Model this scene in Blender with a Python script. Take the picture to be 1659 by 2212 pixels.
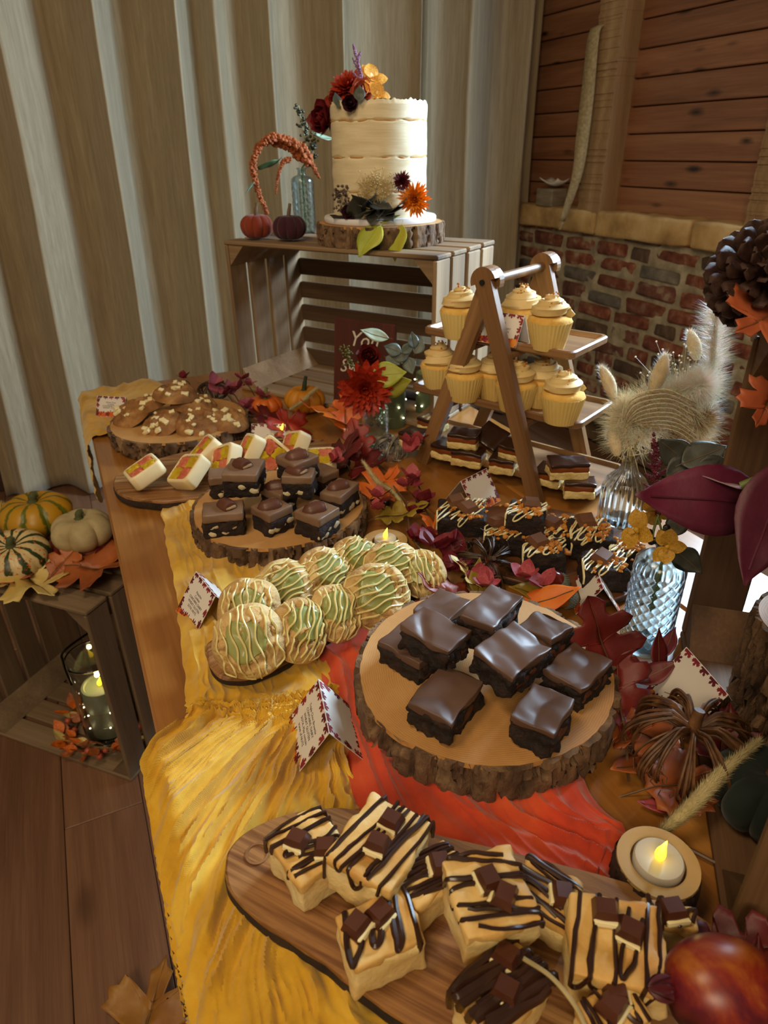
import bpy, bmesh, math, random
from math import sin, cos, pi, radians, sqrt, atan2
from mathutils import Vector, Matrix, Euler, noise as mn
random.seed(7)
for o in list(bpy.data.objects): bpy.data.objects.remove(o)
SC = bpy.context.scene; COL = SC.collection
# ---------------------------------------------------------------- camera
TT = 0.75                       # table top height
CAMZ = TT + 0.57
FPX = 1450.0
RW = Matrix(((0.9066232, -0.21135893, 0.36518733), (-0.42173662, -0.4269773, 0.79989287), (-0.0131378, -0.8792143, -0.47624532)))
cam = bpy.data.objects.new('camera', bpy.data.cameras.new('camera')); COL.objects.link(cam)
cam.data.sensor_fit = 'VERTICAL'; cam.data.sensor_height = 36; cam.data.lens = 36 * FPX / 2212
rx, ry, rz_ = RW.col[0], RW.col[1], RW.col[2]
cam.matrix_world = Matrix(((rx[0], -ry[0], -rz_[0], 0), (rx[1], -ry[1], -rz_[1], 0), (rx[2], -ry[2], -rz_[2], CAMZ), (0, 0, 0, 1)))
cam.data.clip_start = 0.02; cam.data.clip_end = 50
cam.data.dof.use_dof = True; cam.data.dof.focus_distance = 0.80; cam.data.dof.aperture_fstop = 9.0
SC.camera = cam
# ---------------------------------------------------------------- view, world, lights
SC.view_settings.view_transform = 'Standard'; SC.view_settings.look = 'None'
SC.view_settings.gamma = 1; SC.view_settings.exposure = 0.0; SC.view_settings.use_curve_mapping = False
W = bpy.data.worlds.new('world'); SC.world = W; W.use_nodes = True
W.node_tree.nodes['Background'].inputs[0].default_value = (1.0, 0.76, 0.50, 1)
W.node_tree.nodes['Background'].inputs[1].default_value = 0.155
def area(name, loc, target, sx, sy, power, col):
    l = bpy.data.lights.new(name, 'AREA'); l.shape = 'RECTANGLE'; l.size = sx; l.size_y = sy; l.energy = power; l.color = col
    o = bpy.data.objects.new(name, l); COL.objects.link(o); o.location = loc
    o.rotation_euler = (Vector(target) - Vector(loc)).to_track_quat('-Z', 'Y').to_euler(); return o
area('window_daylight', (2.29, 1.13, 1.66), (0.5, 1.13, 1.05), 0.78, 1.0, 190, (0.58, 0.79, 1.0))
area('ceiling_lamp', (-0.55, 0.55, 2.75), (0.2, 0.75, 0.75), 0.5, 0.5, 14, (1.0, 0.76, 0.48))
area('ceiling_lamp_rear', (-1.1, -1.2, 2.6), (0.2, 0.9, 0.75), 1.0, 0.8, 34, (1.0, 0.78, 0.52))
# ---------------------------------------------------------------- helpers
CAMP = Vector((0, 0, CAMZ))
def ray(px, py): return RW @ Vector((px - 829.5, py - 1106.0, FPX))
def at(px, py, z=0.0):          # photo pixel -> point on the level z above the table top
    r = ray(px, py); t = (TT + z - CAMZ) / r.z; return CAMP + r * t
def fl(px, py, z=0.0): return at(px, py, z - TT)     # the same on a level above the floor
def atx(px, py, X): r = ray(px, py); return CAMP + r * (X / r.x)
def aty(px, py, Y): r = ray(px, py); return CAMP + r * (Y / r.y)
def atd(px, py, p):             # point on the pixel's ray nearest in depth to p
    r = ray(px, py).normalized(); return CAMP + r * ((Vector(p) - CAMP).dot(r))
def hx(h):
    h = h.lstrip('#'); c = [int(h[i:i + 2], 16) / 255 for i in (0, 2, 4)]
    return tuple((x / 12.92 if x <= 0.04045 else ((x + 0.055) / 1.055) ** 2.4) for x in c) + (1,)
class NT:
    def __init__(s, name):
        s.m = bpy.data.materials.new(name); s.m.use_nodes = True; s.t = s.m.node_tree; s.n = s.t.nodes; s.b = s.n['Principled BSDF']
    def new(s, t, **k):
        n = s.n.new(t)
        for a, v in k.items(): setattr(n, a, v)
        return n
    def l(s, a, b): s.t.links.new(a, b)
    def coord(s, scale=(1, 1, 1), rnd=True, src='Object'):
        tc = s.new('ShaderNodeTexCoord'); mp = s.new('ShaderNodeMapping'); mp.inputs['Scale'].default_value = scale
        s.l(tc.outputs[src], mp.inputs['Vector'])
        if rnd:
            oi = s.new('ShaderNodeObjectInfo'); ml = s.new('ShaderNodeMath', operation='MULTIPLY'); ml.inputs[1].default_value = 37.0
            s.l(oi.outputs['Random'], ml.inputs[0]); s.l(ml.outputs[0], mp.inputs['Location'])
        return mp.outputs[0]
    def noise(s, vec, scale, detail=5, rough=.55, dist=0):
        n = s.new('ShaderNodeTexNoise'); n.inputs['Scale'].default_value = scale; n.inputs['Detail'].default_value = detail
        n.inputs['Roughness'].default_value = rough; n.inputs['Distortion'].default_value = dist; s.l(vec, n.inputs['Vector']); return n.outputs['Fac']
    def ramp(s, fac, stops):
        r = s.new('ShaderNodeValToRGB'); e = r.color_ramp.elements
        while len(e) < len(stops): e.new(0.5)
        for i, (p, c) in enumerate(stops): e[i].position = p; e[i].color = hx(c) if isinstance(c, str) else c
        s.l(fac, r.inputs[0]); return r.outputs[0]
    def mix(s, fac, a, b, mode='MIX'):
        m = s.new('ShaderNodeMix', data_type='RGBA', blend_type=mode)
        if isinstance(fac, (int, float)): m.inputs[0].default_value = fac
        else: s.l(fac, m.inputs[0])
        for i, x in ((6, a), (7, b)):
            if isinstance(x, str): m.inputs[i].default_value = hx(x)
            else: s.l(x, m.inputs[i])
        return m.outputs[2]
    def math(s, op, a, b=0.0):
        m = s.new('ShaderNodeMath', operation=op)
        for i, x in ((0, a), (1, b)):
            if isinstance(x, (int, float)): m.inputs[i].default_value = x
            else: s.l(x, m.inputs[i])
        return m.outputs[0]
    def bump(s, h, strength=.3, dist=.002):
        b = s.new('ShaderNodeBump'); b.inputs['Strength'].default_value = strength; b.inputs['Distance'].default_value = dist
        s.l(h, b.inputs['Height']); s.l(b.outputs[0], s.b.inputs['Normal'])
    def set(s, **k):
        mp = dict(rough='Roughness', metal='Metallic', spec='Specular IOR Level', coat='Coat Weight', sheen='Sheen Weight', sss='Subsurface Weight', trans='Transmission Weight', ior='IOR', estr='Emission Strength')
        for a, v in k.items(): s.b.inputs[mp[a]].default_value = v
        if 'sss' in k: s.b.inputs['Subsurface Scale'].default_value = .004
        return s
    def base(s, c):
        if isinstance(c, str): s.b.inputs['Base Color'].default_value = hx(c)
        else: s.l(c, s.b.inputs['Base Color'])
MT = {}
def mat(name, stops, scale=8, rough=.6, bump=.0, bscale=60, bdist=.002, stretch=(1, 1, 1), detail=5, hv=0.0, **k):
    """noise-coloured material; hv = brightness change from object to object"""
    if name in MT: return MT[name]
    t = NT(name)
    if isinstance(stops, str): stops = [(.3, stops), (.7, stops)]
    v = t.coord(stretch); c = t.ramp(t.noise(v, scale, detail), stops)
    if hv:
        oi = t.new('ShaderNodeObjectInfo'); h = t.new('ShaderNodeHueSaturation'); t.l(c, h.inputs['Color'])
        t.l(t.math('MULTIPLY_ADD', oi.outputs['Random'], hv), h.inputs['Value'])
        h.inputs['Value'].links[0].from_node.inputs[2].default_value = 1 - hv / 2; c = h.outputs[0]
    t.base(c); t.set(rough=rough, **k)
    if bump: t.bump(t.noise(v, bscale, 6, .6), bump, bdist)
    MT[name] = t.m; return t.m
def wood(name, stops, axis=1, scale=1.0, rough=.5, knots=0, hv=.25, bump=.15, grain=60, coat=0, knotcol='#2a160c'):
    if name in MT: return MT[name]
    t = NT(name); s = [18 * scale] * 3; s[axis] = 1.1 * scale
    v = t.coord(tuple(s)); n1 = t.noise(v, 1.0, 6, .6, .6)
    s2 = [grain * 4] * 3; s2[axis] = grain * .10
    v2 = t.coord(tuple(s2)); n2 = t.noise(v2, 1.0, 3, .6)
    f = t.math('ADD', t.math('MULTIPLY', n1, .72), t.math('MULTIPLY', n2, .28))
    c = t.ramp(f, stops)
    if knots:
        s3 = [12.0] * 3; s3[axis] = 4.2
        v3 = t.coord(tuple(s3)); vo = t.new('ShaderNodeTexVoronoi'); vo.inputs['Scale'].default_value = knots; t.l(v3, vo.inputs['Vector'])
        k = t.math('ADD', vo.outputs['Distance'], t.math('MULTIPLY', n1, .35))
        kr = t.ramp(k, [(.24, (1, 1, 1, 1)), (.40, (0, 0, 0, 1))]); c = t.mix(kr, c, knotcol)
    oi = t.new('ShaderNodeObjectInfo'); h = t.new('ShaderNodeHueSaturation'); t.l(c, h.inputs['Color'])
    mm = t.math('MULTIPLY_ADD', oi.outputs['Random'], hv); mm.node.inputs[2].default_value = 1 - hv / 2; t.l(mm, h.inputs['Value'])
    t.base(h.outputs[0]); t.set(rough=rough, coat=coat); t.b.inputs['Coat Roughness'].default_value = .25
    t.bump(f, bump, .002); MT[name] = t.m; return t.m
def glow(name, col, s, base='#ffffff'):
    if name in MT: return MT[name]
    t = NT(name); t.base(base); t.b.inputs['Emission Color'].default_value = hx(col); t.set(estr=s); MT[name] = t.m; return t.m
def glass(name, col='#ffffff', rough=.02, bumpscale=0):
    if name in MT: return MT[name]
    t = NT(name); t.base(col); t.set(rough=rough, trans=1.0, ior=1.45); MT[name] = t.m; return t.m
# ---- meshes
class MB:
    def __init__(s): s.v = []; s.f = []; s.mi = []; s.uv = None
    def add(s, v, f, m=0):
        b = len(s.v); s.v += [Vector(p) for p in v]; s.f += [tuple(i + b for i in q) for q in f]; s.mi += [m] * len(f); return s
    def box(s, c, d, rot=None, m=0, bev=0.0):
        c = Vector(c); x, y, z = (q / 2 for q in d)
        if bev <= 0:
            v = [Vector((a * x, b * y, e * z)) for a in (-1, 1) for b in (-1, 1) for e in (-1, 1)]
            f = [(0, 1, 3, 2), (4, 6, 7, 5), (0, 4, 5, 1), (2, 3, 7, 6), (0, 2, 6, 4), (1, 5, 7, 3)]
        else:
            bev = min(bev, x * .9, y * .9, z * .9); v = []; ix = {}
            for a in (-1, 1):
                for b in (-1, 1):
                    for e in (-1, 1):
                        for k in range(3):
                            p = [a * (x - bev), b * (y - bev), e * (z - bev)]; p[k] = (a * x, b * y, e * z)[k]
                            ix[a, b, e, k] = len(v); v.append(Vector(p))
            f = []
            S = (-1, 1)
            for k in range(3):
                i, j = [q for q in range(3) if q != k]
                for sg in S:
                    q = []
                    for (p1, p2) in ((-1, -1), (1, -1), (1, 1), (-1, 1)):
                        key = [0, 0, 0]; key[k] = sg; key[i] = p1; key[j] = p2; q.append(ix[key[0], key[1], key[2], k])
                    f.append(tuple(q if (sg > 0) == (k != 1) else q[::-1]))
            for k in range(3):                       # edges along axis k
                i, j = [q for q in range(3) if q != k]
                for p1 in S:
                    for p2 in S:
                        A = [0, 0, 0]; A[i] = p1; A[j] = p2; B = A[:]; A[k] = -1; B[k] = 1
                        q = [ix[(*A, i)], ix[(*B, i)], ix[(*B, j)], ix[(*A, j)]]
                        if (p1 * p2 > 0) == (k != 1): q = q[::-1]
                        f.append(tuple(q))
            for a in S:
                for b in S:
                    for e in S:
                        q = [ix[a, b, e, 0], ix[a, b, e, 1], ix[a, b, e, 2]]
                        f.append(tuple(q if a * b * e > 0 else q[::-1]))
        if rot is not None: v = [rot @ p for p in v]
        return s.add([p + c for p in v], f, m)
    def tube(s, pts, r, n=6, cap=True, m=0, close=False):
        pts = [Vector(p) for p in pts]; k = len(pts)
        if k < 2: return s
        R = r if isinstance(r, (list, tuple)) else [r] * k
        T = []
        for i in range(k):
            a = pts[i - 1] if (i or close) else pts[0]; b = pts[(i + 1) % k] if (i < k - 1 or close) else pts[-1]
            d = (b - a); T.append(d.normalized() if d.length > 1e-9 else Vector((0, 0, 1)))
        u = T[0].orthogonal().normalized(); v = []; f = []
        for i in range(k):
            u = (u - T[i] * u.dot(T[i])); u = u.normalized() if u.length > 1e-6 else T[i].orthogonal().normalized()
            w = T[i].cross(u)
            for j in range(n):
                a = 2 * pi * j / n; v.append(pts[i] + (u * cos(a) + w * sin(a)) * R[i])
        for i in range(k if close else k - 1):
            for j in range(n):
                i2 = (i + 1) % k
                f.append((i * n + j, i * n + (j + 1) % n, i2 * n + (j + 1) % n, i2 * n + j))
        if cap and not close: f.append(tuple(range(n))[::-1]); f.append(tuple((k - 1) * n + j for j in range(n)))
        return s.add(v, f, m)
    def lathe(s, prof, n=32, m=0, fn=None, cap0=True, cap1=True):
        """prof: list of (r, z); fn(a, i, r, z) -> (r, z)"""
        v = []; f = []; k = len(prof)
        for i, (r, z) in enumerate(prof):
            for j in range(n):
                a = 2 * pi * j / n; rr, zz = fn(a, i, r, z) if fn else (r, z)
                v.append(Vector((rr * cos(a), rr * sin(a), zz)))
        for i in range(k - 1):
            for j in range(n): f.append((i * n + j, i * n + (j + 1) % n, (i + 1) * n + (j + 1) % n, (i + 1) * n + j))
        if cap0: f.append(tuple(range(n))[::-1])
        if cap1: f.append(tuple((k - 1) * n + j for j in range(n)))
        return s.add(v, f, m)
    def prism(s, poly, z0, z1, m=0, mt=None):
        n = len(poly); v = [Vector((x, y, z0)) for x, y in poly] + [Vector((x, y, z1)) for x, y in poly]
        f = [tuple(range(n))[::-1], tuple(range(n, 2 * n))] + [(i, (i + 1) % n, n + (i + 1) % n, n + i) for i in range(n)]
        return s.add(v, f, m)
    def rbox(s, d, r, n=(6, 6, 4), amp=0, freq=30, seed=0, c=(0, 0, 0), m=0, fn=None):
        """rounded box with noise, d full sizes"""
        hx_, hy, hz = d[0] / 2, d[1] / 2, d[2] / 2; vid = {}; v = []; f = []
        def lin(h, k):
            a = [-h, -h + r * .35, -h + r] + [(-h + r) + (2 * h - 2 * r) * i / k for i in range(1, k)] + [h - r, h - r * .35, h]; return a
        X, Y, Z = lin(hx_, n[0]), lin(hy, n[1]), lin(hz, n[2]); off = Vector((seed * 3.7, seed * 1.3, seed * 7.1))
        def vert(p):
            k = (round(p[0], 6), round(p[1], 6), round(p[2], 6))
            if k not in vid:
                q = Vector(p); inn = Vector((max(-hx_ + r, min(hx_ - r, q.x)), max(-hy + r, min(hy - r, q.y)), max(-hz + r, min(hz - r, q.z))))
                dd = q - inn; nn = dd.normalized() if dd.length > 1e-9 else Vector((0, 0, 0)); q2 = inn + nn * r if dd.length > 1e-9 else q
                if amp: q2 = q2 + nn * amp * (mn.noise(q2 * freq + off) + .5 * mn.noise(q2 * freq * 2.6 + off))
                if fn: q2 = fn(q2)
                vid[k] = len(v); v.append(q2 + Vector(c))
            return vid[k]
        def face(A, B, mk, flip):
            for i in range(len(A) - 1):
                for j in range(len(B) - 1):
                    q = [vert(mk(A[i], B[j])), vert(mk(A[i + 1], B[j])), vert(mk(A[i + 1], B[j + 1])), vert(mk(A[i], B[j + 1]))]
                    f.append(tuple(q[::-1] if flip else q))
        face(X, Y, lambda a, b: (a, b, hz), False); face(X, Y, lambda a, b: (a, b, -hz), True)
        face(Y, Z, lambda a, b: (hx_, a, b), False); face(Y, Z, lambda a, b: (-hx_, a, b), True)
        face(X, Z, lambda a, b: (a, -hy, b), False); face(X, Z, lambda a, b: (a, hy, b), True)
        return s.add(v, f, m)
    def ball(s, c, r, n=2, sc=(1, 1, 1), amp=0, freq=20, seed=0, m=0):
        bm = bmesh.new(); bmesh.ops.create_icosphere(bm, subdivisions=n, radius=1); off = Vector((seed * 5.1, seed * 2.3, seed)); c = Vector(c)
        v = []
        for q in bm.verts:
            p = q.co.copy(); k = r * (1 + amp * mn.noise(p * freq + off)); v.append(Vector((p.x * sc[0], p.y * sc[1], p.z * sc[2])) * k + c)
        f = [tuple(x.index for x in q.verts) for q in bm.faces]; bm.free(); return s.add(v, f, m)
    def grid(s, P, m=0):
        a = len(P); b = len(P[0]); v = [p for r in P for p in r]
        return s.add(v, [(i * b + j, (i + 1) * b + j, (i + 1) * b + j + 1, i * b + j + 1) for i in range(a - 1) for j in range(b - 1)], m)
    def xf(s, M):
        s.v = [M @ p for p in s.v]; return s
    def mesh(s, name, mats, smooth=True):
        me = bpy.data.meshes.new(name); me.from_pydata([tuple(p) for p in s.v], [], s.f)
        for q in (mats if isinstance(mats, (list, tuple)) else [mats]): me.materials.append(q)
        me.polygons.foreach_set('material_index', s.mi); me.polygons.foreach_set('use_smooth', [smooth] * len(s.f))
        me.update()
        if smooth: me.set_sharp_from_angle(angle=.9)
        return me
def link(name, me, parent=None, loc=(0, 0, 0), rot=(0, 0, 0), scale=(1, 1, 1)):
    o = bpy.data.objects.new(name, me); COL.objects.link(o); o.parent = parent; o.location = loc; o.rotation_euler = rot; o.scale = scale; return o
def obj(name, mb, mats, parent=None, loc=(0, 0, 0), rot=(0, 0, 0), smooth=True):
    return link(name, mb.mesh(name, mats, smooth), parent, loc, rot)
def tag(o, label=None, cat=None, group=None, kind=None):
    if label: o['label'] = label
    if cat: o['category'] = cat
    if group: o['group'] = group
    if kind: o['kind'] = kind
    return o
def thing(name, label, cat, loc=(0, 0, 0), rot=(0, 0, 0), group=None):
    o = bpy.data.objects.new(name, None); COL.objects.link(o); o.empty_display_size = .02; o.location = loc
    o.rotation_euler = rot if isinstance(rot, (tuple, list, Euler)) else (0, 0, rot); return tag(o, label, cat, group)
def struct(name, mb, m, **k): return tag(obj(name, mb, m, **k), kind='structure')
def Rz(a): return Matrix.Rotation(a, 3, 'Z')
def M4(loc=(0, 0, 0), rot=(0, 0, 0), sc=1.0): return Matrix.Translation(loc) @ Euler(rot).to_matrix().to_4x4() @ Matrix.Scale(sc, 4)
def bez(P, n=12):
    """Catmull-Rom through points"""
    P = [Vector(p) for p in P]; Q = [P[0] * 2 - P[1]] + P + [P[-1] * 2 - P[-2]]; out = []
    for i in range(1, len(Q) - 2):
        a, b, c, d = Q[i - 1:i + 3]
        for k in range(n):
            t = k / n; out.append(.5 * ((2 * b) + (c - a) * t + (2 * a - 5 * b + 4 * c - d) * t * t + (3 * b - a - 3 * c + d) * t ** 3))
    return out + [P[-1]]
def rnd(a, b): return random.uniform(a, b)
# ---------------------------------------------------------------- room
WX = 2.25
m_floor = wood('floor_oak', [(.25, '#503424'), (.5, '#76533c'), (.75, '#916c50')], axis=1, scale=.8, rough=.45, knots=.7, hv=.18, bump=.2, grain=70, knotcol='#4a2f20')
m_sub = mat('floor_base', '#2a1a10', rough=.9)
f = struct('floor', MB().box((.6, 1.0, -.03), (4.6, 5.2, .05)), m_sub)
pl = {}
for i in range(22):
    x = -1.34 + i * .168; y = -1.5 + (i * .47) % 1.2 - .6
    while y < 3.3:
        L = 1.2; y1 = min(y + L, 3.3)
        key = round(y1 - y, 3)
        if key > .05:
            if key not in pl: pl[key] = MB().box((0, 0, 0), (.1665, key - .0015, .012), bev=.0012).mesh('floor_plank', m_floor, False)
            link('floor_plank', pl[key], f, (x, (y + y1) / 2, -.006))
        y += L
# right wall: rubble brick below a stone ledge, boarded above, window opening nearer than the frame edge
m_mortar = mat('mortar', [(.3, '#7d725c'), (.55, '#a69a80'), (.75, '#c4b99e')], scale=14, rough=.95, bump=.9, bscale=70, bdist=.006)
w = MB()
w.box((WX + .10, 2.42, 1.5), (.12, 1.62, 3.0)); w.box((WX + .10, .2, .53), (.12, 2.82, 1.06)); w.box((WX + .10, .2, 2.6), (.12, 2.82, .8))
w.box((WX + .10, -.245, 1.63), (.12, 1.93, 1.14))
wr = struct('wall_right', w, mat('wall_plaster', [(.3, '#5a4630'), (.7, '#7d6548')], rough=.95), smooth=False)
mg = MB(); P = []
for i in range(90):
    y = 1.2 + i * .0208; row = []
    for k in range(44):
        z = .15 + k * .0208
        row.append(Vector((2.1915 - .014 * mn.noise(Vector((y * 9, z * 14, 3))) - .006 * mn.noise(Vector((y * 40, z * 40, 1))), y, z)))
    P.append(row)
mg.grid(P); obj('mortar', mg, m_mortar, wr)
m_br = [mat('brick_%d' % i, st, scale=22, rough=.92, bump=.8, bscale=90, bdist=.005, hv=.5) for i, st in enumerate([
    [(.3, '#5c2c20'), (.48, '#7e4632'), (.60, '#91604a'), (.70, '#9c8a70')], [(.3, '#503026'), (.5, '#70473a'), (.64, '#8f7a62')], [(.3, '#524b44'), (.55, '#716a60'), (.75, '#8d8474')], [(.3, '#4a382c'), (.6, '#6a5544'), (.8, '#8a7a66')]])]
bm_ = []
for i in range(16):
    b = MB().box((0, 0, 0), (.10, .208, .051), bev=.007)
    for q in b.v: q += Vector((mn.noise(q * 31 + Vector((i, 0, 0))), mn.noise(q * 27 + Vector((0, i, 0))) * 1.3, mn.noise(q * 25 + Vector((0, 0, i))) * 1.2)) * .009
    bm_.append(b.mesh('brick', m_br[[0, 0, 1, 0, 2, 3, 1, 0, 0, 2, 1, 0, 3, 0, 2, 1][i]]))
random.seed(11)
for r in range(12):
    z = .245 + r * .068; y = 1.30 + (r % 2) * .11 + rnd(-.03, .03)
    while y < 3.05:
        s = random.choice((1, 1, 1, .5, .8)); L = .215 * s
        link('brick', random.choice(bm_), wr, (2.228 + rnd(-.006, .010), y + L / 2, z + rnd(-.006, .006) - (y - 2) * .0), (rnd(-.03, .03), rnd(-.04, .04), rnd(-.03, .03)), (1, s, rnd(.9, 1.08)))
        y += L + rnd(.014, .032)
m_sill = mat('sandstone', [(.25, '#8a6a40'), (.5, '#bf9d66'), (.75, '#d9bd8a')], scale=7, rough=.9, bump=.7, bscale=26, bdist=.008)
for (a, b, s) in ((1.2, 1.95, 1), (1.955, 2.47, 2), (2.475, 3.06, 3)):
    q = MB().rbox((.15, b - a, .098), .016, (2, 8, 2), amp=.010, freq=16, seed=s, c=(2.225, (a + b) / 2, TT + .274)); obj('ledge_stone', q, m_sill, wr)
m_board = wood('wall_board', [(.28, '#633f28'), (.5, '#8a5c40'), (.72, '#a67a58')], axis=1, scale=.8, rough=.38, knots=1.15, hv=.22, bump=.08, knotcol='#22120b')
ph = .0965; z0 = TT + .318
for r in range(18):
    for (a, b) in ((1.62, 2.585), (2.585, 3.12)):
        obj('wall_board', MB().box((WX + .012, (a + b) / 2, z0 + ph * (r + .5)), (.022, b - a - .002, ph - .0045), bev=.003), m_board, wr, smooth=False)
obj('board_backing', MB().box((WX + .027, 2.37, 1.95), (.006, 1.5, 1.78)), mat('dark_gap', '#120a06', rough=.9), wr, smooth=False)
m_post = wood('oak_post', [(.25, '#6a4e34'), (.5, '#987a56'), (.75, '#bb9e78')], axis=2, scale=.7, rough=.8, hv=.2, bump=.5)
def post(y0, y1, x0, name):
    p = MB(); n = 150
    prof = [(x0, y0), (x0, y1), (WX + .02, y1), (WX + .02, y0)]
    for i in range(n):
        z = TT + .31 + i * 1.75 / n; z2 = TT + .31 + (i + 1) * 1.75 / n; dx = .0030 * sin(i * 2.2 + sin(i * .7) * 2) ; e = .004 * mn.noise(Vector((0, 0, i * .3)))
        p.box(((x0 + WX + .02) / 2 + dx * .5, (y0 + y1) / 2 + e, (z + z2) / 2), (WX + .02 - x0 - dx, y1 - y0, z2 - z + .0006))
    return tag(obj(name, p, m_post, smooth=False), kind='structure')
post(2.462, 2.60, 2.155, 'trim_1')
post(1.52, 1.735, 2.16, 'trim_2')
# window in the opening (nearer than the picture's right edge)
wf = MB(); m_wf = mat('painted_frame', '#b9b2a2', rough=.5)
for (c, d) in (((2.33, 1.165, 1.09), (.07, .88, .05)), ((2.33, 1.165, 2.18), (.07, .88, .05)), ((2.33, .745, 1.63), (.07, .05, 1.04)), ((2.33, 1.585, 1.63), (.07, .05, 1.04)), ((2.33, 1.165, 1.63), (.05, .035, 1.04))): wf.box(c, d, bev=.004)
wn = struct('window_1', wf, m_wf, smooth=False)
for y_ in (.9575, 1.3725): obj('window_pane', MB().box((2.338, y_, 1.635), (.004, .375, 1.035)), glow('bright_daylight_pane', '#dceeff', 2.2, '#8090a0'), wn, smooth=False)
# back wall with rubble at the left, skirting
wb = struct('wall_back', MB().box((.6, 3.30, 1.5), (4.2, .2, 3.0)), mat('back_plaster', [(.3, '#3a3226'), (.7, '#5b5040')], rough=.95, bump=.5, bscale=20, bdist=.01), smooth=False)
for r in range(14):
    z = .24 + r * .07; x = -1.15 + (r % 2) * .1
    while x < -.12:
        s = random.choice((1, .6, .8)); L = .215 * s
        link('brick', random.choice([bm_[4], bm_[5], bm_[9], bm_[12]]), wb, (x + L / 2, 3.215, z), (0, 0, pi / 2 + rnd(-.03, .03)), (1, s, rnd(.9, 1.05))); x += L + rnd(.01, .02)
struct('baseboard_back', MB().box((-.5, 3.165, .10), (1.6, .05, .20), bev=.006), wood('dark_skirting', [(.3, '#2a1810'), (.7, '#4a2c1c')], axis=0, rough=.5), smooth=False)
# ---------------------------------------------------------------- curtain
t = NT('linen'); v = t.coord((1, 1, 1), rnd=False); 
vs = t.coord((420, 420, 9), rnd=False); n1 = t.noise(vs, 1, 4, .7); vs2 = t.coord((60, 60, 3), rnd=False); n2 = t.noise(vs2, 1, 3)
c = t.ramp(t.math('ADD', t.math('MULTIPLY', n1, .6), t.math('MULTIPLY', n2, .4)), [(.25, '#77664a'), (.5, '#99886a'), (.75, '#b5a588')]); t.base(c); t.set(rough=.9, sheen=.2)
vw = t.coord((300, 300, 900), rnd=False); t.bump(t.math('ADD', n1, t.math('MULTIPLY', t.noise(vw, 1, 2), .5)), .35, .0012); m_linen = t.m
STR = [(-.25, -.15), (-.01, .12), (.29, .37), (.55, .63), (.715, .775), (.905, .96), (1.17, 1.25), (1.50, 1.53), (1.595, 1.63), (1.77, 1.97), (2.08, 2.17)]
KP = [(-.33, .05)]; pb = -.33
for (a_, b_) in STR:
    D_ = min(.19, max(.07, 1.02 * (a_ - pb))); m_ = (pb + a_) / 2; KP += [(m_, .055), (a_ - .018, .055 - D_ * .72), (a_, .055 - D_), (a_ + .25 * (b_ - a_), .055 - D_ * .80), (b_ - .12 * (b_ - a_), .045), (b_ + .012, .06)]; pb = b_
KP += [(2.21, .05)]
cs = bez([(x, y, 0) for x, y in KP], 5); P = []
nz = 46
for i in range(nz + 1):
    z = 2.62 * i / nz + .015; zr = z - TT; row = []
    for p in cs:
        sh = -.052 * (1.03 - zr) / 1.4 * max(0, 1 - p.x / 1.8); a = 1 + .12 * mn.noise(Vector((p.x * 2, z * .7, 5)))
        row.append(Vector((p.x + sh + .012 * mn.noise(Vector((p.x * 3, z * 1.1, 0))), 3.0 + p.y * a, z)))
    P.append(row)
cu = obj('curtain', MB().grid([r[::-1] for r in P]), m_linen); tag(cu, 'long beige linen curtain hanging in deep vertical folds behind the table', 'curtain')
sm = cu.modifiers.new('thick', 'SOLIDIFY'); sm.thickness = .002
# strap and things on the ledge
st_ = thing('webbing_strap', 'flat beige webbing strap hanging beside the oak post', 'strap', (2.10, 2.66, TT + .3))
c0 = Vector((2.10, 2.66, TT + .3)); path = bez([atx(1297, 55, 2.14), atx(1283, 78, 2.13), atx(1270, 200, 2.12), atx(1258, 300, 2.10), atx(1246, 380, 2.09), atx(1214, 478, 2.075)], 8)
g = MB(); P = []
for i, p in enumerate(path):
    k = i / len(path); wd = .021 + .012 * sin(k * pi); tw = .3 + 1.2 * k * k
    d = Vector((-sin(tw) * .6, cos(tw), 0)) * wd; P.append([p - c0 - d, p - c0, p - c0 + d])
g.grid(P); o = obj('strap_band', g, mat('webbing', [(.3, '#8d7a55'), (.7, '#b5a27a')], scale=90, rough=.9, bump=.5, bscale=300), st_); o.modifiers.new('t', 'SOLIDIFY').thickness = .003
o = obj('strap_end', MB().tube([path[-1] - c0, path[-1] - c0 + Vector((0, .01, -.035))], [.012, .005]), MT['webbing'], st_)
bl = thing('wooden_block', 'pale weathered wooden block on the stone ledge beside the curtain edge', 'block', (2.19, 2.84, TT + .318))
obj('block_body', MB().rbox((.09, .12, .075), .006, (2, 3, 2), amp=.003, freq=30, c=(0, 0, .039)), mat('weathered', [(.3, '#6b5d4a'), (.7, '#94866e')], rough=.85, stretch=(1, 1, 6)), bl)
dish = MB(); P = []
for i in range(9):
    a = -1 + i / 4; P.append([Vector((b * .035, a * .07, .02 * a * a + .012 * b * b + .004 * sin(a * 3))) for b in (-1, -.5, 0, .5, 1)])
d_ = obj('curled_dish', dish.grid(P), mat('white_ceramic', '#d8d5cc', rough=.25), None, (2.19, 2.83, TT + .405)); tag(d_, 'small white curled dish resting on the wooden block', 'dish'); d_.modifiers.new('t', 'SOLIDIFY').thickness = .005
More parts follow.
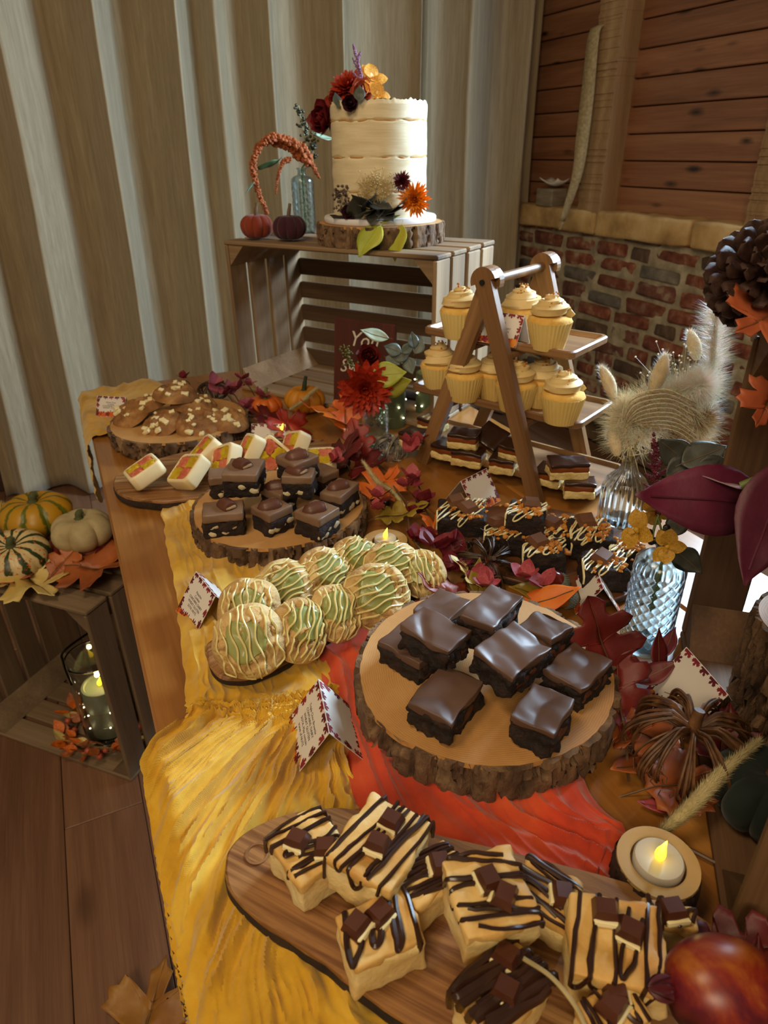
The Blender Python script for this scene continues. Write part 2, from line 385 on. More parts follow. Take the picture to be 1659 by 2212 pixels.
# ---------------------------------------------------------------- table
m_table = wood('table_oak', [(.22, '#6a3f16'), (.5, '#925f28'), (.78, '#b27d3c')], axis=1, scale=.55, rough=.30, hv=.12, bump=.05, grain=50, coat=.35)
tb = thing('wooden_table', 'long varnished oak plank table carrying the whole dessert display', 'table', (.43, .6, 0))
bw = .88 / 5
for i in range(5): obj('table_board', MB().box((-.44 + bw * (i + .5), -.025, TT - .02), (bw - .0012, 2.75, .04), bev=.004), m_table, tb, smooth=False)
for s in (-1, 1):
    obj('apron', MB().box((s * .36, -.025, TT - .095), (.025, 2.5, .10), bev=.003), m_table, tb, smooth=False)
    for q in (-1, 1): obj('leg', MB().box((s * .36, -.025 + q * 1.22, (TT - .042) / 2), (.08, .08, TT - .042), bev=.004), m_table, tb, smooth=False)
# ---------------------------------------------------------------- crates
def crate(name, label, Wd, Ht, D, loc, rz, m1, m2, nside=4, nback=6, vertback=False, skip=(), gap=.011):
    t = thing(name, label, 'crate', loc, rz); th = .010
    bwid = (D - gap * (nside - 1)) / nside
    for i in range(nside):
        y = bwid / 2 + i * (bwid + gap); j = lambda: rnd(-.0012, .0012)
        if 'top' not in skip: obj('top_board', MB().box((Wd / 2, y, Ht - th / 2 + j()), (Wd + .004, bwid, th), bev=.0025), m1[0], t, smooth=False)
        obj('bottom_board', MB().box((Wd / 2, y, th / 2), (Wd, bwid, th), bev=.0025), m1[0], t, smooth=False)
        for x in (th / 2, Wd - th / 2): obj('side_board', MB().box((x + j(), y, Ht / 2), (th, bwid, Ht - 2 * th - .002), bev=.0025), m1[1], t, smooth=False)
    if vertback:
        sw = (Wd - 2 * th - gap * (nback - 1)) / nback
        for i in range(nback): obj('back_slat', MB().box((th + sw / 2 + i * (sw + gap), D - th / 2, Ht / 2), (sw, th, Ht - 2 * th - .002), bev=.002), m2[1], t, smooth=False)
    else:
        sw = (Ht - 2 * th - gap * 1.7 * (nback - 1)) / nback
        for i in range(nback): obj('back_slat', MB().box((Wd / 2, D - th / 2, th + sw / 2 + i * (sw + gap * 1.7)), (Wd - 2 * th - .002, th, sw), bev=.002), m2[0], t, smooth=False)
    e = .048; q = th + .0005
    for (x, sx) in ((q, 1), (Wd - q, -1)):
        for (z, sz) in ((q, 1), (Ht - q, -1)):
            poly = [(x, z), (x + sx * e, z), (x, z + sz * e)]; b = MB()
            v = [Vector((a, yy, c)) for yy in (.004, D - th - .001) for a, c in poly]
            ff = [(0, 1, 2), (5, 4, 3), (0, 3, 4, 1), (1, 4, 5, 2), (2, 5, 3, 0)]
            b.add(v, ff if sx * sz > 0 else [x_[::-1] for x_ in ff]); obj('corner_block', b, m1[0], t, smooth=False)
    return t
cr_stops = [(.25, '#54402a'), (.5, '#82684a'), (.75, '#a98e69')]
m_cx = wood('crate_wood_x', cr_stops, axis=0, scale=.7, rough=.75, knots=.35, hv=.3, bump=.3)
m_cz = wood('crate_wood_z', cr_stops, axis=2, scale=.7, rough=.75, knots=.35, hv=.3, bump=.3)
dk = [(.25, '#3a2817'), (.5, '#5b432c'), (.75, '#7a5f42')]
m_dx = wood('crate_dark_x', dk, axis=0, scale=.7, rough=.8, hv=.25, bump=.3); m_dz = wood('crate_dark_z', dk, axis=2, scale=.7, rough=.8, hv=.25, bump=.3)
CW, CH, CD = .592, .378, .28; CR = Vector((.384, 1.762, TT)); CA = -1.002
def cr(u, v, z=CH): return CR + Rz(CA) @ Vector((u, v, z))
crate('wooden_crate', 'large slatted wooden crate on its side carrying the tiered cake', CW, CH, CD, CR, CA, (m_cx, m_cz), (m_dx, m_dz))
FC = fl(285, 1690)
fcr_W, fcr_H, fcr_D = .46, .50, .28
ang = -.80; FO = FC - Rz(ang) @ Vector((fcr_W, 0, 0))
crate('wooden_crate', 'weathered grey brown crate on the floor with a candle inside', fcr_W, fcr_H, fcr_D, FO, ang, (wood('floor_crate_x', [(.25, '#4a3a28'), (.5, '#6e5a42'), (.75, '#8d775a')], axis=0, scale=.7, rough=.8, hv=.25, bump=.3), wood('floor_crate_z', [(.25, '#4a3a28'), (.5, '#6e5a42'), (.75, '#8d775a')], axis=2, scale=.7, rough=.8, hv=.25, bump=.3)), (m_dx, m_dz), nside=4, nback=5, vertback=True)
# ---------------------------------------------------------------- tiered stand
SX, SY, SA = .742, 1.036, -1.13
ts = thing('tiered_stand', 'three tier brown wooden ladder stand holding cupcakes and caramel slices', 'cake stand', (SX, SY, TT), SA)
sw_ = [(.25, '#553820'), (.5, '#7f5a36'), (.75, '#a37c4e')]
m_sx = wood('stand_wood_x', sw_, axis=0, scale=1.2, rough=.45, hv=.15, bump=.15); m_sz = wood('stand_wood_z', sw_, axis=2, scale=1.2, rough=.45, hv=.15, bump=.15)
TIERS = ((.31, .255, .0), (.365, .138, .0), (.425, .018, .012))
FD = .100; TH = .372; FW = .134
def rrect(lx, ly, r, n=6):
    out = []
    for (cx, cy, a0) in ((lx - r, ly - r, 0), (-lx + r, ly - r, pi / 2), (-lx + r, -ly + r, pi), (lx - r, -ly + r, 1.5 * pi)):
        for i in range(n + 1): a = a0 + pi / 2 * i / n; out.append((cx + r * cos(a), cy + r * sin(a)))
    return out
for (L, z, dx) in TIERS:
    b = MB(); d = .076; n = 28
    rings = [(L / 2 - .006, d - .006, .012, 0), (L / 2, d, .016, .004), (L / 2, d, .016, .013), (L / 2 - .003, d - .003, .014, .0155), (L / 2 - .008, d - .008, .011, .0155), (L / 2 - .013, d - .013, .009, .0085)]
    R = [[Vector((x + dx, y, z + zz)) for x, y in rrect(lx, ly, r)] for lx, ly, r, zz in rings]; v = [p for r in R for p in r]
    ff = [(i * n + j, i * n + (j + 1) % n, (i + 1) * n + (j + 1) % n, (i + 1) * n + j) for i in range(len(R) - 1) for j in range(n)]
    ff.append(tuple(range(n))[::-1]); ff.append(tuple(5 * n + j for j in range(n))); b.add(v, ff); obj('tray', b, m_sx, ts, smooth=False)
    if z > .05:
        hw = FW * (1 - (z - .006) / TH)
        for s in (-1, 1): obj('tray_bearer', MB().box((s * (hw - .002), 0, z - .006), (.014, 2 * FD - .02, .011), bev=.002), m_sx, ts, smooth=False)
for s in (-1, 1):
    for q in (-1, 1):
        yy = s * (FD + (.009 if (q > 0) == (s < 0) else -.006)); L = sqrt(FW ** 2 + TH ** 2); an = atan2(FW, TH) * q
        b = MB(); pts = [(-.0135, 0), (.0135, 0), (.0155, L)] + [(.0245 * cos(a), L + .0245 * sin(a)) for a in [pi * i / 12 for i in range(0, 13)]] + [(-.0155, L)]
        n = len(pts); hh = .0072
        v = [Vector((x, -hh, z)) for x, z in pts] + [Vector((x, hh, z)) for x, z in pts]
        b.add(v, [tuple(range(n)), tuple(range(n, 2 * n))[::-1]] + [(i, n + i, n + (i + 1) % n, (i + 1) % n) for i in range(n)])
        lg = obj('leg', b, m_sz, ts, (q * FW, yy, 0), (0, -an, 0), smooth=False)
    bo = obj('bolt', MB().lathe([(.0045, 0), (.0045, .003)], 12), mat('black_bolt', '#0b0a0a', rough=.6), ts, (0, s * (FD + .017), TH), (s * -pi / 2, 0, 0))
obj('handle_bar', MB().tube([(0, -FD - .004, TH), (0, FD + .004, TH)], .0085, 14), m_sz, ts)
# ---------------------------------------------------------------- cloth runners
def fold_edge(x, y, z, seed=0):
    xe = -.004
    if x > xe: return Vector((x, y, TT + z))
    d = xe - x; b = .004 + .008 * (1 - math.exp(-d * 14)) + .007 * mn.noise(Vector((y * 9, d * 5, seed)))
    a = min(1, d / .02)
    return Vector((xe - b * a - .002 - z * a, y, TT + z * (1 - a) - max(0, d - .006) * (1 - .12)))
def cloth(name, L, R, ns, nt, amp, z0, m, label, seed, rip=24):
    Lb = bez(L, 16); Rb = bez(R, 16); P = []
    n = len(Lb); sl = 0; pc = None
    for i in range(ns + 1):
        q = i / ns * (n - 1); a = min(int(q), n - 2); k = q - a; l = Lb[a].lerp(Lb[a + 1], k); r = Rb[a].lerp(Rb[a + 1], k); wd = (r - l).length; mc = (l + r) / 2; sl += (mc - pc).length if pc else 0; pc = mc; s = sl * .8; row = []
        for j in range(nt + 1):
            tt = j / nt; p = l.lerp(r, tt); u = tt * wd
            wv = mn.noise(Vector((u * rip + 1.6 * mn.noise(Vector((u * 4, s * 9, seed))), s * 3.2, seed)))
            w2 = mn.noise(Vector((u * rip * 2.7, s * 6 + 1.5 * mn.noise(Vector((u * 20, s * 12, 2))), seed + 4)))
            w3 = mn.noise(Vector((u * 14, s * 26, seed + 9)))
            rd = (1 - abs(wv)) ** 3
            w4 = mn.noise(Vector((u * 150 + 2 * mn.noise(Vector((u * 30, s * 20, 1))), s * 16, seed + 3))); h = amp * (rd * 1.0 + .22 * (1 - abs(w2)) ** 4 + .05 * w3 + .05 * w4 + .1)
            e = min(tt, 1 - tt) * wd; h *= min(1, .35 + e / .03); jx = .006 * mn.noise(Vector((s * 30, seed, tt * 3)))
            row.append(fold_edge(p.x + jx, p.y + .006 * mn.noise(Vector((tt * 22, seed, s * 2))), z0 + max(0.0, h), seed))
        P.append(row)
    o = obj(name, MB().grid(P), m); tag(o, label, 'table runner'); o.modifiers.new('t', 'SOLIDIFY').thickness = .0008; return o
def cheese(name, stops):
    t = NT(name); v = t.coord((1, 1, 1), rnd=False); n = t.noise(v, 16, 6, .6); t.base(t.ramp(n, stops)); t.set(rough=.85, sheen=.35)
    wx = t.new('ShaderNodeTexWave'); wx.inputs['Scale'].default_value = 330; wx.inputs['Distortion'].default_value = 2.5; t.l(v, wx.inputs['Vector'])
    wy = t.new('ShaderNodeTexWave', bands_direction='Y'); wy.inputs['Scale'].default_value = 330; wy.inputs['Distortion'].default_value = 2.5; t.l(v, wy.inputs['Vector'])
    h = t.math('ADD', t.math('ADD', wx.outputs['Fac'], wy.outputs['Fac']), t.math('MULTIPLY', t.noise(v, 70, 5, .7), 3.0)); t.bump(h, .20, .0016); return t.m
m_yel = cheese('yellow_muslin', [(.3, '#ad8008'), (.5, '#cb9a12'), (.7, '#dab338')])
m_ora = cheese('orange_muslin', [(.3, '#a62c0a'), (.5, '#c23c12'), (.7, '#cf5222')])
def xyz(*q): return [Vector((p[0], p[1], 0)) for p in q]
A = at
L = [A(348, 1092), A(362, 1190), A(384, 1300), A(394, 1420), A(402, 1520)] + xyz((.012, .60), (-.13, .53), (-.30, .36), (-.38, .12), (-.40, -.15), (-.40, -.32))
R = [A(470, 1068), A(660, 1150), A(700, 1250), A(715, 1370), A(738, 1480), A(757, 1600), A(768, 1700), A(820, 1830), A(980, 2050)] + xyz((.20, .02), (.24, -.2))
cloth('muslin_runner', L, R, 420, 340, .0145, .0015, m_yel, 'crinkled mustard yellow muslin runner spilling over the table edge', 1)
L = xyz((-.22, 1.93), (-.25, 1.8), (-.24, 1.66), (-.20, 1.52)); R = xyz((.16, 1.95), (.2, 1.82), (.22, 1.66), (.2, 1.50))
L = xyz((-.20, 1.90), (-.27, 1.80), (-.26, 1.70), (-.20, 1.585)); R = xyz((.18, 1.95), (.22, 1.82), (.22, 1.70), (.08, 1.55))
cloth('muslin_runner', L, R, 60, 90, .010, .0015, m_yel, 'mustard yellow muslin end hanging off the table corner behind the cookies', 5, rip=20)
L = [A(860, 1322), A(775, 1360), A(690, 1405), A(700, 1490), A(738, 1600), A(760, 1720), A(820, 1830), A(930, 1980), A(1000, 2060)]
R = [A(1080, 1310), A(1100, 1340), A(1150, 1400), A(1200, 1500), A(1235, 1620), A(1262, 1710), A(1350, 1805), A(1325, 1905), A(1330, 1990)]
cloth('muslin_runner', L, R, 300, 260, .0105, .005, m_ora, 'burnt orange crinkled muslin runner beneath the large brownie slice', 3)
# ---------------------------------------------------------------- wood slices and boards
def ringmat(name, stops, freq, rough=.6, hue=.1):
    t = NT(name); v = t.coord((1, 1, 1), rnd=True); v = t.coord((1, 1, 1), rnd=False)
    n = t.new('ShaderNodeTexWave', wave_type='RINGS', rings_direction='Z'); n.inputs['Scale'].default_value = freq; n.inputs['Distortion'].default_value = 7.0
    n.inputs['Detail'].default_value = 3; n.inputs['Detail Scale'].default_value = .35; t.l(v, n.inputs['Vector'])
    c = t.ramp(t.math('ADD', t.math('MULTIPLY', n.outputs['Fac'], .15), t.math('MULTIPLY', t.noise(v, 9, 6, .65), .85)), stops)
    t.base(c); t.set(rough=rough); t.bump(n.outputs['Fac'], .05, .001); return t.m
m_ring = ringmat('slice_rings', [(.2, '#8f6230'), (.5, '#b4844a'), (.8, '#cca068')], 130)
m_bark = mat('bark', [(.25, '#33241a'), (.5, '#6b5038'), (.75, '#9c7e5a')], scale=34, rough=.95, bump=1.0, bscale=120, bdist=.006, stretch=(1, 1, .45))
def bark_ring(b, r, h, nb, seed, depth=.0068, n=320, m=0, ell=1.0, rz=7):
    prof = []
    for i in range(rz + 1):
        z = h * i / rz; prof.append((r, z))
    def fn(a, i, rr, z):
        q = Vector((cos(a) * nb / 6.28, sin(a) * nb / 6.28, z * 16 + seed)); e = mn.noise(q + Vector((0, 0, 1.2 * mn.noise(Vector((cos(a) * 9, sin(a) * 9, z * 60)))))); g = max(0, 1 - abs(e) * 3.4)
        f = mn.noise(Vector((cos(a) * 30, sin(a) * 30, z * 90))); k = rr + depth * (.45 - 2.3 * g * g) + .0018 * f + r * .03 * mn.noise(Vector((cos(a) * 1.3 + seed, sin(a) * 1.3, 0)))
        if i == 0 or i == rz: k -= .0012
        return k, z
    b.lathe(prof, n, m, fn)
def wood_slice(label, c, r, h, seed, nb=34, z=0.0, name='wood_slice'):
    t = thing(name, label, 'wood slice', (c[0], c[1], TT + z), seed * 1.3)
    b = MB(); bark_ring(b, r, h - .0005, nb, seed); obj('bark', b, m_bark, t)
    b = MB(); b.lathe([(r - .004, h - .006), (r - .0045, h), (r * .5, h + .0004), (.0005, h + .0006)], 120, 0, lambda a, i, rr, zz: (rr * (1 + .03 * mn.noise(Vector((cos(a) * 1.3 + seed, sin(a) * 1.3, 0))) + (.012 * mn.noise(Vector((cos(a) * 12, sin(a) * 12, seed))) if i < 2 else 0)), zz)); obj('cut_face', b, m_ring, t); return t
S_BIG, S_BUE, S_COO = Vector((.344, .487)), Vector((.256, .988)), Vector((.178, 1.492))
H_BIG, H_BUE, H_COO = .052, .042, .042
wood_slice('large bark edged log slice holding the glossy chocolate brownies', S_BIG, .146, .048, 1, z=.004)
wood_slice('bark edged log slice under the pale topped brownies', S_BUE, .145, .038, 2, z=.004)
wood_slice('bark edged log slice under the white chocolate cookies', S_COO, .150, .038, 3, z=.004)
CAK = cr(.362, .147)
wood_slice('bark edged log slice on top of the crate below the cake', CAK, .145, .044, 4, z=CH)
m_olive = wood('olive_wood', [(.30, '#452a15'), (.40, '#734a2a'), (.48, '#986d40'), (.56, '#6c4424'), (.66, '#ab8250'), (.8, '#c29e6c')], axis=0, scale=2.2, rough=.42, hv=.1, bump=.06, grain=30)
m_edge = mat('burnt_bark_edge', [(.3, '#1a120d'), (.7, '#3d2a1b')], scale=50, rough=.9, bump=.9, bscale=120, bdist=.004)
def board(name, label, pts, z0, th, m=None, cat='serving board', org=None, rot=0):
    """pts: outline pixels of the board's upper edge"""
    W_ = [A(px, py, z0 + th) for px, py in pts]; c = sum(W_, Vector()) / len(W_); t = thing(name, label, cat, (c.x, c.y, TT + z0), rot)
    loc = [Rz(-rot) @ Vector((p.x - c.x, p.y - c.y, 0)) for p in W_]; sm = bez(loc + [loc[0]], 7)[:-1]; n = len(sm)
    b = MB(); R = []
    for (k, zz) in ((.985, 0), (1.006, .3), (1.0, .75), (.996, .93), (.985, 1.0), (.96, 1.0)):
        R.append([Vector((p.x * k, p.y * k, th * zz)) * 1 + Vector((mn.noise(p * 40) * .002, mn.noise(p * 37) * .002, 0)) * (zz < .9) for p in sm])
    v = [p for r in R for p in r]; ff = []
    for i in range(5):
        for j in range(n): ff.append((i * n + j, i * n + (j + 1) % n, (i + 1) * n + (j + 1) % n, (i + 1) * n + j))
    fl_ = ff[:2 * n]; tp = ff[2 * n:] + [tuple(5 * n + j for j in range(n))]
    a2 = sum(sm[i].x * sm[(i + 1) % n].y - sm[(i + 1) % n].x * sm[i].y for i in range(n))
    if a2 < 0: fl_ = [q[::-1] for q in fl_]; tp = [q[::-1] for q in tp]
    obj('bark_edge', MB().add(v, fl_), m_edge, t); b = MB().add(v, tp); obj('board_top', b, m or m_olive, t, smooth=False); return t
ob = board('serving_board', 'long olive wood board in the foreground under the blondies', [(484, 1880), (492, 1835), (530, 1795), (600, 1762), (690, 1744), (770, 1748), (900, 1790), (1150, 1850), (1400, 1920), (1560, 2010), (1660, 2120), (1640, 2230), (1480, 2290), (1250, 2310), (1020, 2280), (850, 2190), (700, 2080), (570, 1995), (500, 1930)], .010, .022, rot=-.9)
hp = A(556, 1844, .0325); obj('hanging_hole', MB().lathe([(.010, -.0002), (.0105, .0006), (.0085, .0008), (.008, -.0015), (.004, -.003), (.0005, -.003)], 24, cap0=False), mat('hole_wood', [(.3, '#6b4524'), (.7, '#94683a')], rough=.6), ob, Rz(.9) @ (hp - ob.location))
gb = board('serving_board', 'narrow bark edged board under the green iced cookies', [(446, 1405), (452, 1385), (520, 1350), (640, 1290), (760, 1230), (850, 1195), (930, 1190), (935, 1240), (885, 1287), (800, 1330), (700, 1385), (600, 1440), (530, 1466), (480, 1462), (452, 1440)], .010, .012, rot=.35)
board('serving_board', 'knotted live edge board under the chequered sponge slices', [(243, 1045), (252, 1025), (300, 1003), (400, 975), (520, 950), (650, 945), (740, 965), (752, 995), (700, 1020), (560, 1050), (440, 1072), (360, 1082), (300, 1078), (258, 1066)], .002, .02, rot=-.3)
board('serving_board', 'dark wooden board under the biscuit topped brownies', [(930, 1150), (990, 1110), (1100, 1090), (1250, 1110), (1370, 1165), (1395, 1240), (1340, 1290), (1250, 1295), (1120, 1255), (990, 1215)], .003, .012, wood('dark_board', [(.25, '#3f2412'), (.5, '#663d20'), (.8, '#8a5730')], axis=0, rough=.5))
# ---------------------------------------------------------------- baking
m_brn = mat('brownie_crumb', [(.3, '#100806'), (.55, '#22120b'), (.75, '#3a2114')], scale=60, rough=.75, bump=1.0, bscale=170, bdist=.004)
m_choc = mat('chocolate_glaze', [(.3, '#513a2f'), (.7, '#634a3d')], scale=12, rough=.42, bump=.06, bscale=22, bdist=.004)
m_milk = mat('milk_chocolate_top', [(.3, '#725642'), (.7, '#876b54')], scale=16, rough=.42, bump=.12, bscale=40)
m_bar = mat('chocolate_bar', [(.3, '#452415'), (.7, '#573020')], scale=20, rough=.30, bump=.08, bscale=60)
m_dkd = mat('dark_drizzle', [(.3, '#2c1810'), (.7, '#3b2217')], scale=20, rough=.28)
m_wht = mat('white_chocolate', [(.3, '#dccb92'), (.7, '#eee2b4')], scale=30, rough=.4, sss=.1)
m_cookie = mat('cookie_dough', [(.28, '#64401c'), (.5, '#8e6030'), (.72, '#b58a52')], scale=26, rough=.8, bump=.9, bscale=80, bdist=.004)
m_cookie2 = mat('pistachio_dough', [(.28, '#a67a44'), (.5, '#cba86c'), (.75, '#dfc592')], scale=30, rough=.8, bump=1.0, bscale=75, bdist=.005)
m_grn = mat('green_icing', [(.3, '#828646'), (.7, '#9a9e60')], scale=14, rough=.30, bump=.15, bscale=30, sss=.1)
m_blond = mat('blondie_crumb', [(.25, '#c8a25c'), (.5, '#dfc586'), (.75, '#ecdba8')], scale=24, rough=.7, bump=.6, bscale=110, bdist=.003, sss=.1)
m_crust = mat('blondie_crust', [(.25, '#b27a38'), (.5, '#d4a85c'), (.78, '#e8cd8e')], scale=22, rough=.55, bump=.5, bscale=60, bdist=.003)
m_bisc = mat('biscuit', [(.3, '#9a5a1c'), (.7, '#c8852f')], scale=60, rough=.85, bump=.8, bscale=150)
def quad(k, z):
    """k: three corner pixels (a, b, c) of a level top with b the corner between; -> centre, yaw of b->a, lengths"""
    a, b, c = (A(*p, z) for p in k); d1 = a - b; d2 = c - b; return (a + c) / 2, atan2(d1.y, d1.x), d1.length, d2.length
def drz(sx, sy, zt, r, n, seed, m=None, over=.012, diag=.5, x0=-.9, x1=.9):
    """zigzag drizzle over a box top sx, sy at height zt, running down the sides"""
    rs = random.Random(seed); b = MB()
    def fo(x, y):
        z = zt + r * .45; ex = max(0, abs(x) - sx / 2); ey = max(0, abs(y) - sy / 2); z -= max(0, ex + ey - r)
        return Vector((max(-sx / 2 - r * .4, min(sx / 2 + r * .4, x)), max(-sy / 2 - r * .4, min(sy / 2 + r * .4, y)), z))
    pts = []
    for i in range(n):
        k = x0 + (x1 - x0) * i / max(1, n - 1); x = k * sx / 2 + rs.uniform(-.06, .06) * sx; s = 1 if i % 2 else -1; e = sy / 2 + rs.uniform(-.012, over)
        pts += [(x - s * diag * sy * .2, -s * e), (x + s * diag * sy * .2, s * e)]
        if rs.random() < .4 and len(pts) > 3:
            q = bez([(p[0], p[1], 0) for p in pts], 9); b.tube([fo(p.x + .0015 * mn.noise(p * 90), p.y) for p in q], [r * (1 + .3 * mn.noise(p * 60 + Vector((seed, 0, 0)))) for p in q], 6); pts = []
    if len(pts) > 1:
        q = bez([(p[0], p[1], 0) for p in pts], 9); b.tube([fo(p.x + .0015 * mn.noise(p * 90), p.y) for p in q], [r * (1 + .3 * mn.noise(p * 60)) for p in q], 6)
    return b
def chunk(d=(.0185, .0165, .011)):
    a, c, h = d; b = MB(); k = .72
    v = [(-a / 2, -c / 2, 0), (a / 2, -c / 2, 0), (a / 2, c / 2, 0), (-a / 2, c / 2, 0), (-a / 2, -c / 2, h * .35), (a / 2, -c / 2, h * .35), (a / 2, c / 2, h * .35), (-a / 2, c / 2, h * .35), (-a / 2 * k, -c / 2 * k, h), (a / 2 * k, -c / 2 * k, h), (a / 2 * k, c / 2 * k, h), (-a / 2 * k, c / 2 * k, h)]
    f_ = [(3, 2, 1, 0)] + [(i + o_, (i + 1) % 4 + o_, (i + 1) % 4 + 4 + o_, i + 4 + o_) for o_ in (0, 4) for i in range(4)] + [(8, 9, 10, 11)]
    return b.add([Vector(p) for p in v], f_)
me_chunk = chunk().mesh('chocolate_chunk', m_bar, False); me_cream = MB().rbox((.0172, .004, .0042), .0012, (2, 2, 2), amp=.001, freq=300, c=(0, -.0084, .003)).mesh('cream_filling', m_wht)
def put_chunk(t, x, y, z, a, tilt=0, cream=True, s=1.0):
    o = link('chocolate_chunk', me_chunk, t, (x, y, z), (tilt, tilt * .5, a), (s, s, s))
    if cream: link('cream_filling', me_cream, o)
# glossy brownies on the large slice
def brownie(label, k, z, h=.036, tilt=(0, 0), seed=0, base=None, wave=.004):
    c, yaw, sx, sy = quad(k, z); t = thing('chocolate_brownie', label, 'brownie', (c.x, c.y, TT + z - h), (tilt[0], tilt[1], yaw), 'glossy brownies on the large log slice')
    th = .009
    b = MB().rbox((sx, sy, h - th), .003, (14, 14, 6), amp=.006, freq=110, seed=seed, c=(0, 0, (h - th) / 2)); obj('cake_base', b, m_brn, t)
    off = Vector((seed * 2.1, seed, 0))
    def fn(p):
        w = .8 * mn.noise(Vector((p.x * 30, p.y * 13, 0)) + off) + .3 * mn.noise(Vector((p.x * 60, p.y * 40, 0)) + off)
        g = max(0, 1 - abs(mn.noise(Vector((p.x * 15, p.y * 15, 4)) + off)) * 4)
        if p.z > 0: p = p + Vector((0, 0, wave * w - .003 * g))
        else: p = p + Vector((0, 0, .004 * mn.noise(Vector((p.x * 40, p.y * 40, 9)) + off)))
        return p + Vector((.003 * mn.noise(Vector((p.y * 40, 1, seed))), .003 * mn.noise(Vector((p.x * 40, 5, seed))), 0))
    b = MB().rbox((sx + .001, sy + .001, th), .0016, (24, 24, 2), fn=fn, c=(0, 0, h - th / 2 - .001)); obj('chocolate_top', b, m_choc, t)
    b = MB(); rs = random.Random(seed)
    for i in range(3):
        s = rs.choice((-1, 1)); b.ball((rs.uniform(-.3, .3) * sx, -sy / 2 + .001, rs.uniform(.25, .55) * h), .007, 2, (1.6, .35, .9), amp=.25, freq=3, seed=i + seed)
    obj('caramel_pocket', b, mat('fudge_pocket', [(.3, '#4a2414'), (.7, '#6b3a22')], scale=90, rough=.6, bump=.8, bscale=250), t); return t
ZB = .052
brownie('glossy chocolate brownie at the front left of the large slice', [(1045, 1470), (971, 1559), (881, 1509)], ZB + .036, seed=1)
brownie('wavy chocolate brownie propped on top at the middle of the slice', [(1193, 1387), (1104, 1452), (1018, 1399)], ZB + .064, tilt=(.06, .0), seed=2, wave=.007)
brownie('chocolate brownie stacked on the upper left of the pile', [(1014, 1358), (962, 1402), (863, 1345)], ZB + .066, tilt=(.05, 0), seed=3)
brownie('low chocolate brownie poking out at the left of the pile', [(975, 1375), (908, 1430), (815, 1384)], ZB + .034, h=.034, seed=4)
brownie('chocolate brownie topmost of the pile with ridged glaze', [(1130, 1276), (1068, 1345), (990, 1327)], ZB + .074, h=.040, tilt=(.03, -.04), seed=5, wave=.006)
brownie('rough edged chocolate brownie at the back right of the pile', [(1240, 1352), (1190, 1392), (1118, 1350)], ZB + .056, tilt=(-.08, .1), seed=6, wave=.008)
brownie('flat chocolate brownie at the right rim of the slice', [(1323, 1424), (1257, 1489), (1176, 1440)], ZB + .036, seed=7, wave=.003)
brownie('chocolate brownie with a bitten side at the front right rim', [(1245, 1500), (1200, 1578), (1102, 1546)], ZB + .037, seed=8, wave=.006)
brownie('half hidden chocolate brownie at the back of the pile', [(1022, 1290), (965, 1340), (888, 1318)], ZB + .040, seed=9)
# pale topped brownies
def bueno(label, k, z, h=.042, seed=0, tilt=(0, 0), egg=True):
    c, yaw, sx, sy = quad(k, z); t = thing('layered_brownie', label, 'brownie', (c.x, c.y, TT + z - h), (tilt[0], tilt[1], yaw), 'pale topped brownies on the middle log slice')
    obj('cake_base', MB().rbox((sx, sy, h - .014), .004, (9, 9, 4), amp=.005, freq=75, seed=seed + 20, c=(0, 0, (h - .014) / 2)), m_brn, t)
    obj('milk_chocolate_top', MB().rbox((sx + .001, sy + .001, .015), .003, (8, 8, 3), amp=.0014, freq=60, seed=seed, c=(0, 0, h - .0075)), m_milk, t)
    b = MB(); rs = random.Random(seed + 3)
    for i in range(6):
        q = rs.choice((0, 1, 1)); a = rs.uniform(-.42, .42); zz = rs.uniform(.15, .5) * h
        b.ball((a * sx, -sy / 2 + .002, zz) if q else (sx / 2 - .002, a * sy, zz), .006, 2, (1.3, .5, .9) if q else (.5, 1.3, .9), amp=.3, freq=3, seed=i)
    obj('white_chip', b, mat('cream_chip', [(.3, '#a89878'), (.7, '#d8cba4')], scale=80, rough=.7), t)
    if egg:
        e = MB(); R = []
        for i in range(13):
            a = -1 + i / 6; r = .0115 * (1 - (.75 if a < 0 else .25) * abs(a) ** 3) * (1 + .035 * cos(i * 3.14)); R.append([Vector((a * .015, r * cos(g), r * 1.15 * sin(g))) for g in [pi * j / 10 for j in range(11)]])
        e.grid([r_[::-1] for r_ in R]); e.f.append(tuple(range(11))); e.mi.append(0); e.f.append(tuple(12 * 11 + j for j in range(11))[::-1]); e.mi.append(0)
        o = obj('chocolate_piece', e, mat('egg_chocolate', [(.3, '#4e2c1e'), (.7, '#62392a')], scale=20, rough=.42), t, (rs.uniform(-.12, .12) * sx, rs.uniform(-.05, .12) * sy, h - .001), (rs.uniform(-.1, .1), -.1, rs.uniform(-1.2, -.4)))
        o.scale = (1.2, 1.15, .95)
        obj('cream_filling', MB().rbox((.0035, .015, .0045), .0014, (2, 4, 2), amp=.0012, freq=300, c=(.0147, 0, .0028)), mat('hazelnut_cream', [(.3, '#8a6a44'), (.7, '#b8986a')], scale=90, rough=.7), o)
    return t
z1, z2 = .042 + .041, .042 + .083
bueno('pale topped brownie at the front left rim of the middle slice', [(528, 1106), (439, 1114), (435, 1085)], z1, seed=1)
bueno('pale topped brownie at the front centre of the middle slice', [(637, 1087), (587, 1110), (534, 1096)], z1, seed=2)
bueno('pale topped brownie at the front right of the middle slice', [(740, 1089), (695, 1117), (628, 1109)], z1, seed=3)
bueno('pale topped brownie stacked on the left of the second layer', [(553, 1025), (477, 1024), (499, 989)], z2, seed=4)
bueno('pale topped brownie stacked in the middle of the second layer', [(690, 1028), (625, 1026), (601, 1009)], z2 - .004, seed=5)
